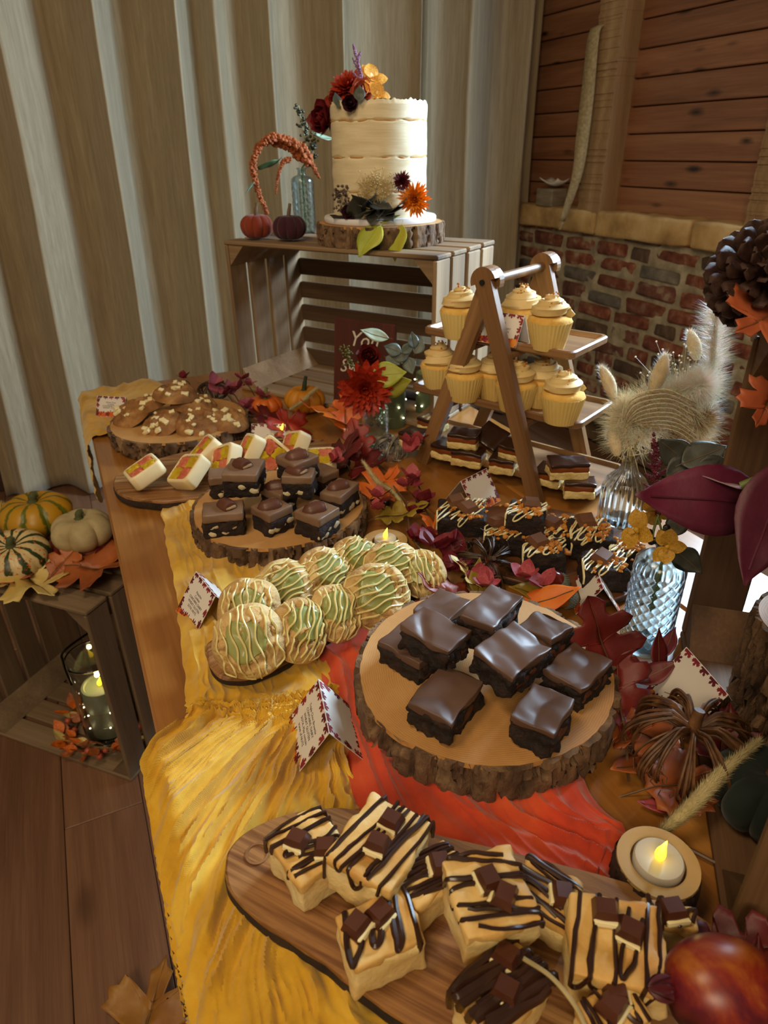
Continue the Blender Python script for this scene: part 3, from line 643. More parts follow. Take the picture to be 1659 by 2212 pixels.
bueno('pale topped brownie topmost at the back of the stack', [(687, 981), (635, 1002), (592, 985)], z2 + .012, seed=6, tilt=(.05, 0))
bueno('pale topped brownie at the right rim of the middle slice', [(775, 1042), (734, 1075), (691, 1062)], z1, seed=7)
bueno('pale topped brownie half hidden at the back left of the stack', [(505, 1028), (446, 1034), (455, 1012)], z1, seed=8, egg=False)
bueno('pale topped brownie wedged low in the middle of the stack', [(640, 1052), (604, 1070), (560, 1050)], z1, seed=9)
bueno('pale topped brownie half hidden at the back right of the stack', [(735, 1012), (700, 1028), (655, 1015)], z1, seed=10, egg=False)
# blondies
def blondie(label, k, z, h=.040, seed=0, tilt=(0, 0), ch=((.1, .1, 0), (-.2, -.25, .5)), nd=9, dr=.0017):
    c, yaw, sx, sy = quad(k, z); t = thing('blondie', label, 'blondie', (c.x, c.y, TT + z - h), (tilt[0], tilt[1], yaw), 'drizzled blondies on the olive wood board')
    obj('cake_base', MB().rbox((sx, sy, h - .006), .0028, (9, 9, 5), amp=.0034, freq=60, seed=seed, c=(0, 0, (h - .006) / 2)), m_blond, t)
    obj('crust', MB().rbox((sx + .001, sy + .001, .011), .0026, (12, 12, 2), amp=.0034, freq=55, seed=seed + 1, c=(0, 0, h - .0055)), m_crust, t)
    obj('chocolate_drizzle', drz(sx, sy, h + .0005, dr, nd, seed, over=.016), m_dkd, t)
    for (u, v, a) in ch: put_chunk(t, u * sx, v * sy, h - .001, a, rnd(-.15, .15), True, 1.0)
    return t
ZO = .032
blondie('slim drizzled blondie at the left end of the olive board', [(650, 1914), (574, 1811), (684, 1738)], ZO + .040, seed=1, ch=((-.12, -.15, .5), (.28, .12, .9)), nd=10)
blondie('drizzled blondie tilted against its neighbours at the back left', [(848, 1940), (707, 1863), (789, 1706)], ZO + .055, seed=2, tilt=(-.06, .04), ch=((.0, .22, .0), (.02, -.12, .1)), nd=9)
blondie('drizzled blondie wedged between two others in the back row', [(930, 1985), (873, 1905), (930, 1790)], ZO + .040, seed=3, ch=((.05, .15, -.4),), nd=13)
blondie('large drizzled blondie lying on top near the middle', [(1009, 2028), (951, 1866), (1091, 1812)], ZO + .066, seed=4, tilt=(-.03, .08), ch=((-.10, .0, .1), (.15, .12, -.7)), nd=9)
blondie('broad pale blondie at the right side of the board', [(1430, 2130), (1212, 2088), (1252, 1930)], ZO + .052, seed=5, tilt=(.04, 0), ch=((-.12, .28, 0), (.12, .10, -.3)), nd=8)
blondie('blondie in the back row touching the tealight log', [(1512, 2010), (1400, 1990), (1385, 1936)], ZO + .040, seed=6, ch=((.05, .0, .3),), nd=7)
blondie('heavily drizzled blondie tucked behind the middle ones', [(1230, 2000), (1262, 1898), (1140, 1856)], ZO + .034, h=.034, seed=7, ch=((.0, .25, .4),), nd=13)
blondie('thickly chocolate coated blondie at the bottom edge of the picture', [(1065, 2236), (967, 2126), (1110, 2034)], ZO + .040, seed=8, ch=((-.25, .25, .2), (.1, -.05, .3)), nd=12, dr=.0034)
blondie('golden blondie alone at the front of the olive board', [(940, 2010), (786, 2078), (704, 1990)], ZO + .040, seed=9, ch=((-.28, .12, .5), (.05, .16, .4)), nd=7, dr=.0024)
blondie('blondie half behind the artificial pomegranate at the bottom right', [(1420, 2190), (1320, 2262), (1235, 2180)], ZO + .040, seed=10, ch=((.0, .1, .3), (.2, .3, 1)), nd=7)
# cookies with white chocolate
def dome(R, H, seed, n=(14, 48), lump=.18):
    """-> mesh, surface function"""
    off = Vector((seed * 3.3, seed * 1.7, 0))
    def su(x, y):
        r = min(1, sqrt(x * x + y * y) / R); z = H * (.72 * max(0, 1 - r ** 5.0) ** .55 + .28 * (1 - r * r))
        return z * (1 + lump * mn.noise(Vector((x, y, 0)) * (2.2 / R) + off)) + (H * lump * .55 * mn.noise(Vector((x, y, 0)) * (5.5 / R) + off) - H * lump * .5 * max(0, 1 - abs(mn.noise(Vector((x, y, 3)) * (3.0 / R) + off)) * 5) ** 2) * (1 - r ** 4)
    b = MB(); v = []; k, m = n
    for i in range(k + 1):
        r = R * (i / k) ** .75
        for j in range(m):
            a = 2 * pi * j / m; e = 1 + .07 * mn.noise(Vector((cos(a) * 1.6, sin(a) * 1.6, seed))) * (i / k); x, y = r * e * cos(a), r * e * sin(a); v.append(Vector((x, y, su(x / e, y / e) if i < k else H * .12)))
    f_ = [(i * m + j, i * m + (j + 1) % m, (i + 1) * m + (j + 1) % m, (i + 1) * m + j) for i in range(k) for j in range(m)]
    base = len(v)
    for j in range(m): a = 2 * pi * j / m; v.append(Vector((R * .86 * cos(a), R * .86 * sin(a), 0)))
    f_ += [(k * m + j, k * m + (j + 1) % m, base + (j + 1) % m, base + j) for j in range(m)] + [tuple(base + j for j in range(m))]
    b.add(v, [q[::-1] for q in f_]); return b, su
def lean(px, py, z, tilt, az):
    """matrix-free placement: centre pixel at height z; tilt towards azimuth az"""
    p = A(px, py, z); q = Matrix.Rotation(tilt, 3, Vector((-sin(az), cos(az), 0))); return p, q.to_euler()
me_chip = MB().rbox((.015, .011, .007), .0018, (2, 2, 2), amp=.0012, freq=120).mesh('white_chocolate_chunk', m_wht)
def cookie(label, px, py, z, tilt, az, R, seed):
    p, e = lean(px, py, z, tilt, az); t = thing('chunk_cookie', label, 'cookie', p, e, 'white chocolate cookies on the log slice'); H = .021
    b, su = dome(R, H, seed, (20, 64), .34); obj('cookie_base', b, m_cookie, t); rs = random.Random(seed)
    for i in range(11):
        a = rs.uniform(0, 6.28); r = R * sqrt(rs.random()) * .78; x, y = r * cos(a), r * sin(a)
        link('white_chocolate_chunk', me_chip, t, (x, y, su(x, y) + .0005), (rs.uniform(-.3, .3), rs.uniform(-.3, .3), rs.uniform(0, 3)), (rs.uniform(.5, 1.15),) * 3)
AZ = lambda d: radians(d)
cookie('white chocolate cookie lying topmost on the cookie pile', 380, 856, .094, .12, AZ(-60), .050, 1)
cookie('white chocolate cookie leaning at the left of the pile', 287, 896, .056, .50, AZ(205), .048, 2)
cookie('white chocolate cookie lying low at the front left of the pile', 350, 920, .048, .45, AZ(205), .048, 3)
cookie('white chocolate cookie squeezed under the topmost one', 418, 878, .071, .12, AZ(-30), .050, 4)
cookie('cracked white chocolate cookie at the front right of the pile', 428, 922, .048, .52, AZ(-95), .049, 5)
cookie('white chocolate cookie at the right end of the pile', 493, 912, .045, .30, AZ(-55), .047, 6)
cookie('white chocolate cookie half hidden at the back of the pile', 335, 874, .070, .35, AZ(170), .048, 7)
# green iced cookies
def gcookie(label, px, py, z, tilt, az, R, seed, la):
    p, e = lean(px, py, z, tilt, az); t = thing('iced_cookie', label, 'cookie', p, e, 'green iced cookies on the narrow board'); H = R * .62
    b, su = dome(R, H, seed, (24, 80), .42); obj('cookie_base', b, m_cookie2, t); rs = random.Random(seed + 50)
    g = MB(); v = []; m = 40; k = 9; ox, oy = rs.uniform(-.12, .12) * R, rs.uniform(-.05, .2) * R
    for i in range(k + 1):
        for j in range(m):
            a = 2 * pi * j / m; rr = R * .54 * (1 + .22 * mn.noise(Vector((cos(a) * 1.4, sin(a) * 1.4, seed + 8)))) * i / k; x, y = ox + rr * cos(a), oy + rr * sin(a) * 1.1
            v.append(Vector((x, y, su(x, y) * .55 + H * .42 * (1 - (i / k) ** 2 * .55) + .0022 * (1 - (i / k) ** 6) if i < k else su(x, y) - .0015)))
    def ic(x, y):
        r = min(1, sqrt(x * x + y * y) / R); return H * (.72 * max(0, 1 - r ** 5.0) ** .55 + .28 * (1 - r * r)) * (1.06 + .05 * mn.noise(Vector((x, y, seed)) * (2.0 / R))) + .0015
    for i_, q in enumerate(v): q.z = max(ic(q.x, q.y), su(q.x, q.y) * .6 + ic(q.x, q.y) * .4 + .001) if i_ < k * m else min(su(q.x, q.y), ic(q.x, q.y)) - .0012
    inside = lambda x, y: sqrt((x - ox) ** 2 + ((y - oy) / 1.1) ** 2) < R * .56
    g.add(v, [(i * m + j, (i + 1) * m + j, (i + 1) * m + (j + 1) % m, i * m + (j + 1) % m) for i in range(k) for j in range(m)]); obj('green_icing', g, m_grn, t)
    d = MB(); n = 8; pts = []
    for i in range(n):
        o_ = (-.72 + 1.44 * i / (n - 1)) * R + rs.uniform(-.04, .04) * R; h = sqrt(max(.02, 1 - (o_ / R) ** 2)) * R * rs.uniform(.84, 1.04); s = 1 if i % 2 else -1
        line = []
        for j in range(15):
            u = (-1 + j / 7) * h * s; x = u * cos(la) - (o_ + .04 * R * sin(j * .9 + i)) * sin(la); y = u * sin(la) + (o_ + .04 * R * sin(j * .9 + i)) * cos(la); r_ = sqrt(x * x + y * y)
            zz = su(x, y) if r_ < R * .97 else H * .25; k_ = min(1, R * 1.0 / max(r_, 1e-6)); zz = max(zz, ic(x, y) + .0006) if inside(x, y) else zz; line.append(Vector((x * k_, y * k_, zz + .0012)))
        pts += line
        if i % 3 == 2 or i == n - 1:
            q = bez(pts, 2); d.tube(q, [.0013 * (1 + .3 * mn.noise(p_ * 150)) for p_ in q], 6); pts = []
    obj('icing_drizzle', d, mat('pale_drizzle', [(.3, '#cfc07a'), (.7, '#e6da9c')], scale=30, rough=.35, sss=.1), t)
gz = .022
gcookie('large green iced cookie propped up at the near end of the board', 541, 1385, gz + .040, 1.02, AZ(-108), .0446, 1, 1.45)
gcookie('green iced cookie behind the large one at the near end', 540, 1318, gz + .044, .85, AZ(-115), .0408, 2, 1.2)
gcookie('green iced cookie leaning second along the front row', 644, 1362, gz + .032, .95, AZ(-70), .0399, 3, 1.2)
gcookie('green iced cookie at the left of the back row', 613, 1272, gz + .030, .80, AZ(-105), .0408, 4, .2)
gcookie('small green iced cookie third along the front row', 722, 1326, gz + .030, .90, AZ(-75), .0370, 5, 1.3)
gcookie('green iced cookie second along the back row', 699, 1244, gz + .030, .80, AZ(-80), .0408, 6, .5)
gcookie('round green iced cookie striped across at the front right', 812, 1288, gz + .034, .85, AZ(-95), .0456, 7, .1)
gcookie('green iced cookie behind the tealight side of the board', 770, 1216, gz + .028, .55, AZ(-70), .0399, 8, .6)
gcookie('glossy green iced cookie at the back right of the board', 848, 1232, gz + .030, .70, AZ(-100), .0427, 9, .15)
gcookie('green iced cookie at the far end of the board by red leaves', 912, 1240, gz + .026, .85, AZ(-120), .0342, 10, 1.4)
# ---------------------------------------------------------------- chequered sponge slices
m_marz = mat('marzipan', [(.3, '#d8c391'), (.7, '#e8d8ac')], scale=12, rough=.6, bump=.25, bscale=60, sss=.15)
m_pink = mat('pink_sponge', [(.3, '#c25a3c'), (.7, '#dd8262')], scale=50, rough=.9, bump=1.0, bscale=170, bdist=.005)
m_yspo = mat('yellow_sponge', [(.3, '#b99408'), (.7, '#dabb1e')], scale=50, rough=.9, bump=1.0, bscale=170, bdist=.005)
me_sp = [MB().rbox((.0222, .0222, .026), .003, (5, 5, 3), amp=.0026, freq=190, seed=3).mesh('sponge', q) for q in (m_pink, m_yspo)]
wr_ = MB(); n = 28; R = []
for (k, zz) in ((.0235, .0), (.0268, .0015), (.0280, .004), (.0280, .022), (.0268, .0245), (.0248, .0252), (.0226, .0246), (.0222, .0225)):
    R.append([Vector((x, y, zz)) for x, y in rrect(k, k, .0085 if k > .0225 else .006)])
wr_.add([p for r in R for p in r], [(i * n + j, i * n + (j + 1) % n, (i + 1) * n + (j + 1) % n, (i + 1) * n + j) for i in range(7) for j in range(n)] + [tuple(range(n))[::-1]])
me_wrap = wr_.mesh('marzipan_wrap', m_marz)
def batten(label, px, py, z, tilt, az, spin):
    p = A(px, py, z); q = Matrix.Rotation(tilt, 3, Vector((-sin(az), cos(az), 0))) @ Rz(spin); q4 = q.to_4x4()
    p = p - q @ Vector((0, 0, .025)); t = thing('sponge_slice', label, 'cake slice', p, q.to_euler(), 'chequered sponge slices on the live edge board'); t.scale = (1.16,) * 3
    link('marzipan_wrap', me_wrap, t)
    for i in (0, 1):
        for j in (0, 1): link('sponge', me_sp[(i + j) % 2], t, ((i - .5) * .0222, (j - .5) * .0222, .0125), (0, 0, rnd(0, 3) * 0))
bz = .022
batten('chequered pink and yellow slice at the left end of the board', 306, 1010, bz + .038, .42, AZ(175), .15)
batten('chequered slice turned cornerwise second from the left', 400, 1012, bz + .042, .62, AZ(185), .55)
batten('chequered slice standing behind the first two', 436, 970, bz + .040, .70, AZ(170), .1)
batten('chequered slice in the middle of the row with its wrap turned right', 478, 995, bz + .036, 1.0, AZ(190), .7)
batten('chequered slice leaning behind the left stacked brownie', 530, 970, bz + .040, .95, AZ(172), .2)
batten('chequered slice facing forward behind the stacked brownies', 585, 985, bz + .030, .95, AZ(-120), .4)
batten('chequered slice at the back beside a small yellow flame', 626, 964, bz + .040, .95, AZ(178), .4)
batten('chequered slice lying flat at the right end of the board', 690, 988, bz + .028, .15, AZ(-110), -.35)
# ---------------------------------------------------------------- caramel slices on the bottom tray
m_short = mat('shortbread', [(.3, '#c9ab66'), (.7, '#e2cb8c')], scale=60, rough=.85, bump=.9, bscale=200, bdist=.003)
m_cara = mat('caramel', [(.3, '#6a3312'), (.7, '#86461a')], scale=20, rough=.35, sss=.1)
m_dglz = mat('dark_glaze', [(.3, '#2b1a12'), (.7, '#3a241a')], scale=10, rough=.22, bump=.15, bscale=30, bdist=.004)
def caram(label, k, z, h=.031, seed=0, tilt=(0, 0)):
    c, yaw, sx, sy = quad(k, z); sx = min(max(sx, .048), .07); sy = min(max(sy, .034), .05)
    t = thing('caramel_slice', label, 'cake slice', (c.x, c.y, TT + z - h), (tilt[0], tilt[1], yaw), 'caramel slices on the bottom tray')
    obj('shortbread_base', MB().rbox((sx, sy, .015), .003, (9, 7, 3), amp=.003, freq=90, seed=seed, c=(0, 0, .0075)), m_short, t)
    obj('caramel_layer', MB().rbox((sx - .001, sy - .001, .011), .0025, (8, 6, 2), amp=.002, freq=70, seed=seed + 2, c=(0, 0, .0195)), m_cara, t)
    off = Vector((seed, 0, 0)); fn = lambda p: p + (Vector((0, 0, .0022 * mn.noise(Vector((p.x * 60, p.y * 25, 0)) + off))))
    obj('chocolate_top', MB().rbox((sx + .001, sy + .001, .0075), .0025, (14, 10, 2), fn=fn, c=(0, 0, h - .004)), m_dglz, t)
zc = .0265
caram('caramel slice stacked on the left of the bottom tray', [(1027, 944), (964, 936), (982, 919)], zc + .062, seed=1)
caram('caramel slice lying under the left stack near the leg', [(978, 972), (931, 961), (955, 938)], zc + .031, seed=2)
caram('caramel slice under the left stack with its bright end showing', [(1040, 985), (975, 975), (990, 952)], zc + .031, seed=3)
caram('caramel slice tipped up on edge showing its blue lit glaze', [(1086, 948), (1036, 932), (1048, 908)], zc + .060, seed=4, tilt=(.55, .25))
caram('caramel slice upper of the pair half behind the front leg', [(1130, 970), (1083, 958), (1096, 942)], zc + .058, seed=5, tilt=(.1, 0))
caram('caramel slice lower of the pair half behind the front leg', [(1108, 998), (1055, 990), (1072, 968)], zc + .031, seed=6)
caram('caramel slice just right of the front leg', [(1210, 1026), (1158, 1014), (1172, 994)], zc + .031, seed=7)
caram('caramel slice with rippled glaze on top at the right end', [(1277, 1003), (1193, 1004), (1180, 983)], zc + .060, seed=8)
caram('caramel slice underneath at the right end of the tray', [(1282, 1046), (1214, 1042), (1226, 1024)], zc + .031, seed=9)
caram('caramel slice at the far left end behind red petals', [(908, 948), (862, 937), (885, 914)], zc + .031, seed=10)
caram('caramel slice at the back left corner against the leg', [(950, 914), (905, 903), (922, 886)], zc + .031, seed=11)
# ---------------------------------------------------------------- cupcakes
m_case = mat('paper_case', [(.3, '#d9b565'), (.7, '#e6c87e')], scale=10, rough=.75, sss=.2, bump=.1)
m_spng = mat('vanilla_sponge', [(.3, '#d3a145'), (.7, '#e6bd66')], scale=60, rough=.9, bump=.8, bscale=160)
m_fros = mat('butter_frosting', [(.3, '#cfae6a'), (.7, '#e3cb92')], scale=10, rough=.55, sss=.2, bump=.2, bscale=120)
cs_ = MB(); NF = 108
cs_.lathe([(.0270, 0), (.0275, .001), (.0375, .047), (.0368, .047), (.026, .002)], NF, 0, lambda a, i, r, z: (r * (1 + (.022 if 0 < i < 4 else .01) * cos(a * 36)), z), cap1=True); me_case = cs_.mesh('paper_case', m_case)
me_spng = MB().lathe([(.0355, .042), (.0370, .047), (.0350, .0525), (.026, .056), (.0005, .058)], 36, 0, lambda a, i, r, z: (r * (1 + .03 * mn.noise(Vector((cos(a) * 4, sin(a) * 4, i)))), z)).mesh('sponge_top', m_spng)
def frost(seed):
    b = MB(); N = 150; pts = []; rr = []
    for i in range(N):
        k = i / (N - 1); a = k * 2 * pi * 2.9 + seed; R_ = .0262 * (1 - k) ** .75; z = .058 + .029 * k ** .9; pts.append(Vector((R_ * cos(a), R_ * sin(a), z))); rr.append(.0120 - .0065 * k if k < .97 else .0035)
    T = []
    v = []; ns = 16
    for i in range(N):
        a_, c_ = pts[max(0, i - 1)], pts[min(N - 1, i + 1)]; tg = (c_ - a_).normalized(); up = Vector((0, 0, 1)); s_ = tg.cross(up).normalized(); u_ = s_.cross(tg)
        for j in range(ns):
            g = 2 * pi * j / ns; r = rr[i] * (1 + .16 * cos(g * 5 + i * .10) + .08 * mn.noise(Vector((i * .2, j * .6, seed)))); v.append(pts[i] + (s_ * cos(g) + u_ * sin(g) * .85) * r)
    b.add(v, [(i * ns + j, i * ns + (j + 1) % ns, (i + 1) * ns + (j + 1) % ns, (i + 1) * ns + j) for i in range(N - 1) for j in range(ns)] + [tuple(range(ns))[::-1], tuple((N - 1) * ns + j for j in range(ns))])
    b.lathe([(.022, .056), (.018, .07), (.008, .084), (.001, .09)], 16); return b.mesh('frosting', m_fros)
me_fr = [frost(i * 1.7) for i in range(3)]
me_crm = []
for sd in range(2):
    b = MB(); rs = random.Random(sd)
    for i in range(22):
        k = rs.random(); a = rs.uniform(0, 6.28); r = .006 + .024 * k; b.ball((r * cos(a), r * sin(a), .097 - .030 * k - rs.uniform(0, .004)), rs.uniform(.0012, .0026), 1, amp=.4, freq=2, seed=i)
    me_crm.append(b.mesh('biscuit_crumbs', m_bisc))
def cupcake(label, px, py, z, i):
    p = A(px, py, z); t = thing('cupcake', label, 'cupcake', p, i * 1.1, 'frosted cupcakes on the ladder stand')
    link('paper_case', me_case, t); link('sponge_top', me_spng, t); link('frosting', me_fr[i % 3], t); link('biscuit_crumbs', me_crm[i % 2], t)
z1, z2 = .264, .147
cupcake('frosted cupcake on the top tray left of the front legs', 993, 728, z1, 0)
cupcake('frosted cupcake on the top tray behind the folded card', 1122, 727, z1, 1)
cupcake('frosted cupcake on the top tray at the right end', 1182, 752, z1, 2)
cupcake('frosted cupcake on the middle tray at the far left corner', 948, 838, z2, 3)
cupcake('frosted cupcake on the middle tray just right of the left leg', 1002, 862, z2, 4)
cupcake('frosted cupcake on the middle tray left of the front right leg', 1068, 858, z2, 5)
cupcake('frosted cupcake on the middle tray directly behind the front right leg', 1112, 884, z2, 6)
cupcake('frosted cupcake on the middle tray second from the right', 1168, 874, z2, 7)
cupcake('frosted cupcake on the middle tray at the right end', 1210, 910, z2, 8)
# ---------------------------------------------------------------- biscuit topped brownies
me_sq = chunk((.028, .026, .011)).mesh('chocolate_square', mat('chocolate_square', [(.3, '#5c3a26'), (.7, '#6e4932')], scale=15, rough=.3), False)
def rocky(label, px, py, z, yaw, d=(.062, .056, .034), seed=0, tilt=(0, 0), sq=((-.1, .1, .4),)):
    c = A(px, py, z); sx, sy, h = d; t = thing('biscuit_brownie', label, 'brownie', (c.x, c.y, TT + z - h), (tilt[0], tilt[1], radians(yaw)), 'biscuit topped brownies on the dark board')
    obj('cake_base', MB().rbox((sx, sy, h), .004, (9, 9, 5), amp=.0045, freq=80, seed=seed + 40, c=(0, 0, h / 2)), m_brn, t)
    obj('white_drizzle', drz(sx, sy, h + .0012, .0013, 11, seed + 11, over=.007, x0=-.9, x1=.9, diag=1.6), m_wht, t)
    b = MB(); rs = random.Random(seed)
    for i in range(46): b.ball((rs.gauss(.08, .22) * sx, rs.gauss(-.05, .24) * sy, h + rs.uniform(0, .005)), rs.uniform(.0018, .0052), 1, (1, 1, .8), amp=.5, freq=2, seed=i + seed)
    obj('biscuit_crumbs', b, m_bisc, t)
    for (u, v, a) in sq: link('chocolate_square', me_sq, t, (u * sx, v * sy, h + .002), (rs.uniform(-.25, .25), rs.uniform(-.25, .1), a))
zr = .015
rocky('biscuit topped brownie with two chocolate squares at the left', 997, 1098, zr + .036, -30, (.078, .062, .036), 1, (.1, 0), ((-.1, .28, .3), (.12, -.02, .7)))
rocky('biscuit topped brownie stacked highest in the middle', 1138, 1100, zr + .064, -42, (.056, .054, .034), 2, (0, 0), ((.1, .2, .2),))
rocky('biscuit topped brownie low behind the woven pumpkin', 1092, 1143, zr + .034, -35, seed=3, sq=((-.2, .15, .5),))
rocky('biscuit topped brownie at the front centre behind the acorns', 1176, 1178, zr + .034, -33, seed=4, sq=((-.15, .05, .6),))
rocky('biscuit topped brownie half covered behind the stacked one', 1204, 1136, zr + .034, -30, seed=5, sq=((-.15, 0, .9),))
rocky('biscuit topped brownie by the ribbed vase', 1272, 1142, zr + .040, -25, (.066, .06, .036), 6, (.08, .05), ((-.05, .3, .1),))
rocky('biscuit topped brownie at the front right beside the cut glass vase', 1306, 1212, zr + .036, -30, (.062, .054, .034), 7, (0, 0), ((-.05, .05, .9),))
rocky('biscuit topped brownie at the far right end behind the glass vase', 1352, 1180, zr + .030, -30, (.05, .045, .03), 8, (0, 0), ())
# ---------------------------------------------------------------- layer cake
KZ = CH + .0445
obj_b = thing('cake_board', 'round white cake board between the log slice and the cake', 'cake board', (CAK.x, CAK.y, TT + KZ))
obj('board_disc', MB().lathe([(.127, 0), (.129, .002), (.129, .010), (.127, .013), (.0005, .013)], 72), mat('white_board', '#d9d8da', rough=.4), obj_b)
ck = thing('layer_cake', 'tall cream frosted layer cake with bare sponge lines', 'cake', (CAK.x, CAK.y, TT + KZ + .0132))
CRAD, CHT = .105, .222
t = NT('cream_frosting'); v = t.coord((1, 1, 1), rnd=False); n = t.noise(t.coord((6, 6, 34), rnd=False), 3, 4); t.base(t.ramp(n, [(.3, '#d2c29a'), (.7, '#e0d2ae')])); t.set(rough=.55, sss=.1)
t.bump(t.noise(t.coord((10, 10, 160), rnd=False), 2, 5), .16, .003); m_cream = t.m
LINES = (.052, .118, .186, .218)
pr = []
for i in range(120):
    z = CHT * i / 119; pr.append((CRAD, z))
def ckf(a, i, r, z):
    k = CRAD - .0016 * mn.noise(Vector((cos(a) * 2, sin(a) * 2, z * 40)))
    for q in LINES[:3]:
        w_ = .0042 * (.55 + .9 * mn.noise(Vector((cos(a) * 5, sin(a) * 5, q * 90)))); dz = abs(z - q - .003 * mn.noise(Vector((cos(a) * 3, sin(a) * 3, q * 50))))
        if dz < w_: k -= .0030 * (1 - dz / w_)
    if i > 115: k -= .003 * (i - 115) / 4
    return k, z + (.010 * max(0, mn.noise(Vector((cos(a) * 3.2, sin(a) * 3.2, 7)))) + .004 * mn.noise(Vector((cos(a) * 14, sin(a) * 14, 3)))) * max(0, (i - 112) / 7)
b = MB().lathe(pr, 200, 0, ckf, cap1=False)
obj('frosting', b, m_cream, ck)
b = MB(); P = []
for i in range(18):
    r = CRAD * (.97 - .05 * i); 
    P.append([Vector((max(r, .001) * cos(a), max(r, .001) * sin(a), CHT + .010 * max(0, mn.noise(Vector((cos(a) * 3.2, sin(a) * 3.2, 7)))) * (1 - i / 6 if i < 6 else 0) + .004 * mn.noise(Vector((r * cos(a) * 40, r * sin(a) * 40, 1))) - .001 * i * 0)) for a in [2 * pi * j / 100 for j in range(101)]])
obj('frosting_top', b.grid(P), m_cream, ck)
b = MB()
m_bare = mat('bare_sponge', [(.3, '#a87b42'), (.7, '#c9a067')], scale=60, rough=.9, bump=.6, bscale=160)
for q in LINES[:3]:
    pts = []
    for j in range(120):
        a = 2 * pi * j / 120; g = mn.noise(Vector((cos(a) * 5, sin(a) * 5, q * 90))); rr = CRAD - .0022 - (.004 if g < -.12 else 0); pts.append((rr * cos(a), rr * sin(a), q + .003 * mn.noise(Vector((cos(a) * 3, sin(a) * 3, q * 50)))))
    b.tube(pts, .0024, 6, close=True)
obj('bare_sponge_line', b, m_bare, ck)
fa = atan2(-CAK.y, -CAK.x)
CKZ = TT + KZ + .0132
# ================================================================ leaves, petals, flowers
def fac(name, stops, scale=12, rough=.5, **k): return mat(name, stops, scale=scale, rough=rough, bump=.25, bscale=70, **k)
L_ORANGE = fac('leaf_orange', [(.3, '#b5480e'), (.55, '#d0691a'), (.75, '#d98f2c')]); L_RED = fac('leaf_red', [(.3, '#6d1710'), (.6, '#8e2416'), (.8, '#b3471f')])
L_DARK = fac('leaf_dark_red', [(.3, '#3f0d10'), (.6, '#661718'), (.8, '#7d2a1c')]); L_BROWN = fac('leaf_brown', [(.3, '#7a3a16'), (.6, '#a65a28'), (.8, '#bf7a3c')])
L_CREAM = fac('leaf_cream', [(.3, '#b99a4c'), (.6, '#d2bd78'), (.8, '#dccb94')]); L_OLIVE = fac('leaf_olive', [(.3, '#6d5a1a'), (.6, '#8f7722'), (.8, '#a68a34')])
L_LIME = fac('leaf_lime', [(.3, '#8f9a2a'), (.6, '#b3b844'), (.8, '#c9c864')], sss=.1); L_EUC = fac('leaf_eucalyptus', [(.3, '#3c443c'), (.6, '#56615a'), (.8, '#748078')])
L_EUCD = fac('leaf_dark_eucalyptus', [(.3, '#24241f'), (.6, '#3a3c34'), (.8, '#565a50')]); L_GREEN = fac('leaf_green', [(.3, '#2c4322'), (.6, '#46643a'), (.8, '#86a890')])
L_BURG = fac('leaf_burgundy', [(.3, '#3e0d20'), (.6, '#5a1730'), (.8, '#702842')]); P_PINK = fac('petal_pink', [(.3, '#8c2f36'), (.6, '#a84750'), (.8, '#b85e62')]); P_BURG = fac('petal_burgundy', [(.3, '#5c141f'), (.6, '#7a1f2b'), (.8, '#93323a')])
M_STEM = fac('twig_stem', [(.3, '#4a3520'), (.7, '#73583a')]); M_GSTEM = fac('green_stem', [(.3, '#47551f'), (.7, '#71803c')])
MAPLE = [(0, 1), (.05, .90), (.13, .86), (.115, .76), (.10, .63), (.17, .62), (.27, .72), (.36, .80), (.39, .70), (.50, .68), (.45, .57), (.50, .49), (.40, .45), (.30, .40), (.22, .36), (.32, .34), (.42, .28), (.47, .17), (.35, .16), (.29, .07), (.16, .10), (.05, .07), (0, .04)]
OAK = [(0, 1), (.07, .95), (.13, .88), (.10, .81), (.13, .77), (.23, .78), (.29, .70), (.24, .62), (.13, .59), (.16, .54), (.29, .54), (.35, .45), (.29, .38), (.14, .38), (.13, .33), (.23, .31), (.25, .24), (.16, .18), (.07, .14), (.03, .04), (0, 0)]
def bend(p, L, curl, fold, twist, seed, wav):
    x, y, z = p; y_ = y / L; z = z + abs(x) * fold + wav * L * mn.noise(Vector((x / L * 3.1 + seed, y_ * 3.1, seed))) ; a = curl * y_
    if abs(curl) > 1e-4: R_ = L / curl; yy = R_ * sin(a) - (z) * sin(a); zz = R_ * (1 - cos(a)) + z * cos(a)
    else: yy, zz = y, z
    tw = twist * y_; return Vector((x * cos(tw) - zz * sin(tw) * 0, yy, zz + x * sin(tw)))
